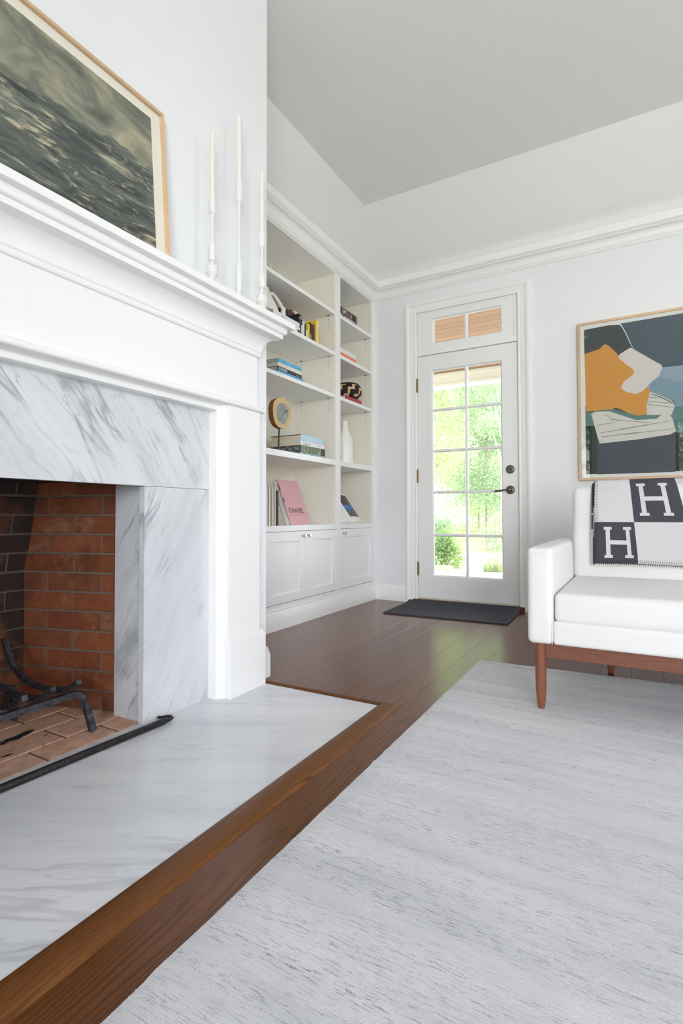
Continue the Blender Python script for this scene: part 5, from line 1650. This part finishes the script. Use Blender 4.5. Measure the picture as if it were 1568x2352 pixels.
def leaves(centers, n, size, m, name, parent, squash=.8):
    C_ = np.array([c[:3] for c in centers]); Rr = np.array([c[3] for c in centers])
    k = RNG.choice(len(C_), n, p=Rr ** 2 / (Rr ** 2).sum())
    d = RNG.normal(size=(n, 3)); d /= np.linalg.norm(d, axis=1)[:, None]
    r = RNG.random(n) ** .45
    p = C_[k] + d * (Rr[k] * r)[:, None] * np.array([1, 1, squash])
    a = RNG.normal(size=(n, 3)); a /= np.linalg.norm(a, axis=1)[:, None]
    b = np.cross(a, RNG.normal(size=(n, 3))); b /= np.linalg.norm(b, axis=1)[:, None]
    s = size * (0.6 + .8 * RNG.random(n))[:, None]
    v = np.stack([p - a * s, p + b * s * .55, p + a * s, p - b * s * .55], 1).reshape(-1, 3)
    me = bpy.data.meshes.new(name)
    me.from_pydata(v.tolist(), [], np.arange(4 * n).reshape(n, 4).tolist())
    me.materials.append(m); me.update()
    o = link(name, me, parent); o['kind'] = 'stuff'
    return o
def tree(lab, x, y, h, r, n, size, leaf, bark, name='tree', low=.25, lean=0.0, spread=7):
    t = empty(name, (x, y, -.17), lab, 'tree', 'trees in the garden')
    tr_ = MB().tube([(x, y, -.17), (x + lean * .3, y, h * .3), (x + lean * .7, y + .1, h * .65), (x + lean, y, h * .9)], [.055, .045, .03, .012], 9)
    cs = []
    for i in range(spread):
        w = random.uniform(0, 6.28); rr = r * random.uniform(.25, .8); zz = h * random.uniform(low, .95)
        c = (x + lean * zz / h + rr * math.cos(w), y + rr * math.sin(w), zz, r * random.uniform(.35, .62)); cs.append(c)
        tr_.tube([(x + lean * zz / h * .7, y, zz * .62), ((x + c[0]) / 2, (y + c[1]) / 2, zz * .85), c[:3]], [.016, .010, .004], 6)
    tr_.build('trunk', bark, t, smooth=True)
    leaves(cs, n, size, leaf, 'foliage', t)
tree('broad maple tree with layered pale green leaves beyond the porch', -4.1, 11.2, 4.8, 1.5, 22000, .032, LEAF1, BARK, low=.28, spread=16)
tree('airy green tree behind the gravel path, seen through the right-hand panes', -4.9, 19.4, 6.6, 2.2, 26000, .048, LEAF2, BARK, low=.12, spread=16)
tree('slender pale-barked birch seen behind the door handle', -3.29, 14.7, 5.6, 0.8, 3500, .034, LEAF2, BIRCH, low=.5, lean=.12, spread=6)
tree('tall leafy tree at the back of the garden behind the maple', -7.2, 27.0, 9.5, 3.6, 24000, .072, LEAF1, BARK, low=.04, spread=18)
tree('wide leafy tree at the back of the garden behind the birch', -8.6, 38.0, 12.0, 4.4, 24000, .09, LEAF2, BARK, low=.04, spread=18)
for i, (x_, lab) in enumerate(((-1.75, 'leafy tree outside the rear window nearer the fireplace'), (2.15, 'leafy tree outside the rear window nearer the sofa'))):
    tree(lab, x_, -9.6, 5.0, 1.5, 3000, .09, LEAF1, BARK, low=.12, spread=12)
def bush(lab, x, y, r, h, n, size, leaf):
    t = empty('garden_bush', (x, y, -.17), lab, 'shrub', 'bushes along the garden path')
    cs = [(x + random.uniform(-r, r), y + random.uniform(-.4, .4), random.uniform(.0, h), random.uniform(.35, .5)) for i in range(9)]
    leaves(cs, n, size, leaf, 'foliage', t)
    b_ = MB()
    for c in cs: b_.tube([(c[0] * .5 + x * .5, c[1], -.17), c[:3]], [.012, .005], 5)
    b_.build('stems', BARK, t)
bush('rounded blue-green bush across the path, seen left of the birch', -5.05, 13.9, .9, .9, 8000, .024, LEAF2)
bush('rounded pale bush across the path, seen behind the birch', -2.35, 13.0, .7, .8, 7000, .024, LEAF2)
# clipped shrub, ornamental grass, planter
sb = empty('boxwood_shrub', (-2.72, 8.6, -.16), 'dense rounded green boxwood shrub by the porch', 'shrub')
leaves([(-2.86, 8.6, .02, .30), (-2.84, 8.6, .20, .24), (-2.86, 8.62, .36, .16), (-3.0, 8.7, .10, .26), (-2.68, 8.55, -.02, .20)], 4200, .020, LEAF3, 'foliage', sb, 1.0)
MB().tube([(-2.84, 8.6, -.17), (-2.84, 8.6, .2)], [.02, .01], 6).build('stem', BARK, sb)
gs = empty('ornamental_grass', (-1.95, 8.3, -.16), 'tuft of long arching ornamental grass beside the path', 'grass')
gb = MB()
for i in range(260):
    w = random.uniform(0, 6.28); l = random.uniform(.25, .55); bx_, by_ = -1.98 + random.uniform(-.16, .16), 8.3 + random.uniform(-.1, .1)
    dx, dy = math.cos(w), math.sin(w); pts = []
    for k in range(5):
        t = k / 4
        pts.append((bx_ + dx * l * .7 * t ** 1.5, by_ + dy * l * .7 * t ** 1.5, -.17 + l * (1.15 * t - .45 * t * t)))
    wd = .004
    vs = []
    for k, q in enumerate(pts):
        ww = wd * (1 - k / 4.4)
        vs += [(q[0] - dy * ww, q[1] + dx * ww, q[2]), (q[0] + dy * ww, q[1] - dx * ww, q[2])]
    gb.add(vs, [(2 * k, 2 * k + 1, 2 * k + 3, 2 * k + 2) for k in range(4)])
g_o = gb.build('blades', LEAF1, gs); g_o['kind'] = 'stuff'
ed = MB().box(-2.84, -2.56, 8.02, 8.10, -.165, -.07).build('edging_brick', plain('pale_red_brick', (206, 160, 140), .9), None, bevel=.006)
tag(rebase(ed), 'pale red edging brick at the foot of the boxwood shrub', 'brick')
hd_ = empty('flowering_shrub', (-2.2, 10.2, -.16), 'loose pale shrub with thin stems behind the ornamental grass', 'shrub')
leaves([(-2.3, 10.2, .15, .35), (-2.0, 10.3, .05, .3), (-2.6, 10.5, .2, .35), (-2.35, 10.4, .45, .25)], 1300, .028, LEAF2, 'foliage', hd_, .8)
sm2 = MB()
for i in range(14):
    x_ = -2.3 + random.uniform(-.35, .4); sm2.tube([(x_, 10.3, -.17), (x_ + random.uniform(-.1, .1), 10.25, .4)], [.006, .003], 5)
sm2.build('stems', BARK, hd_)
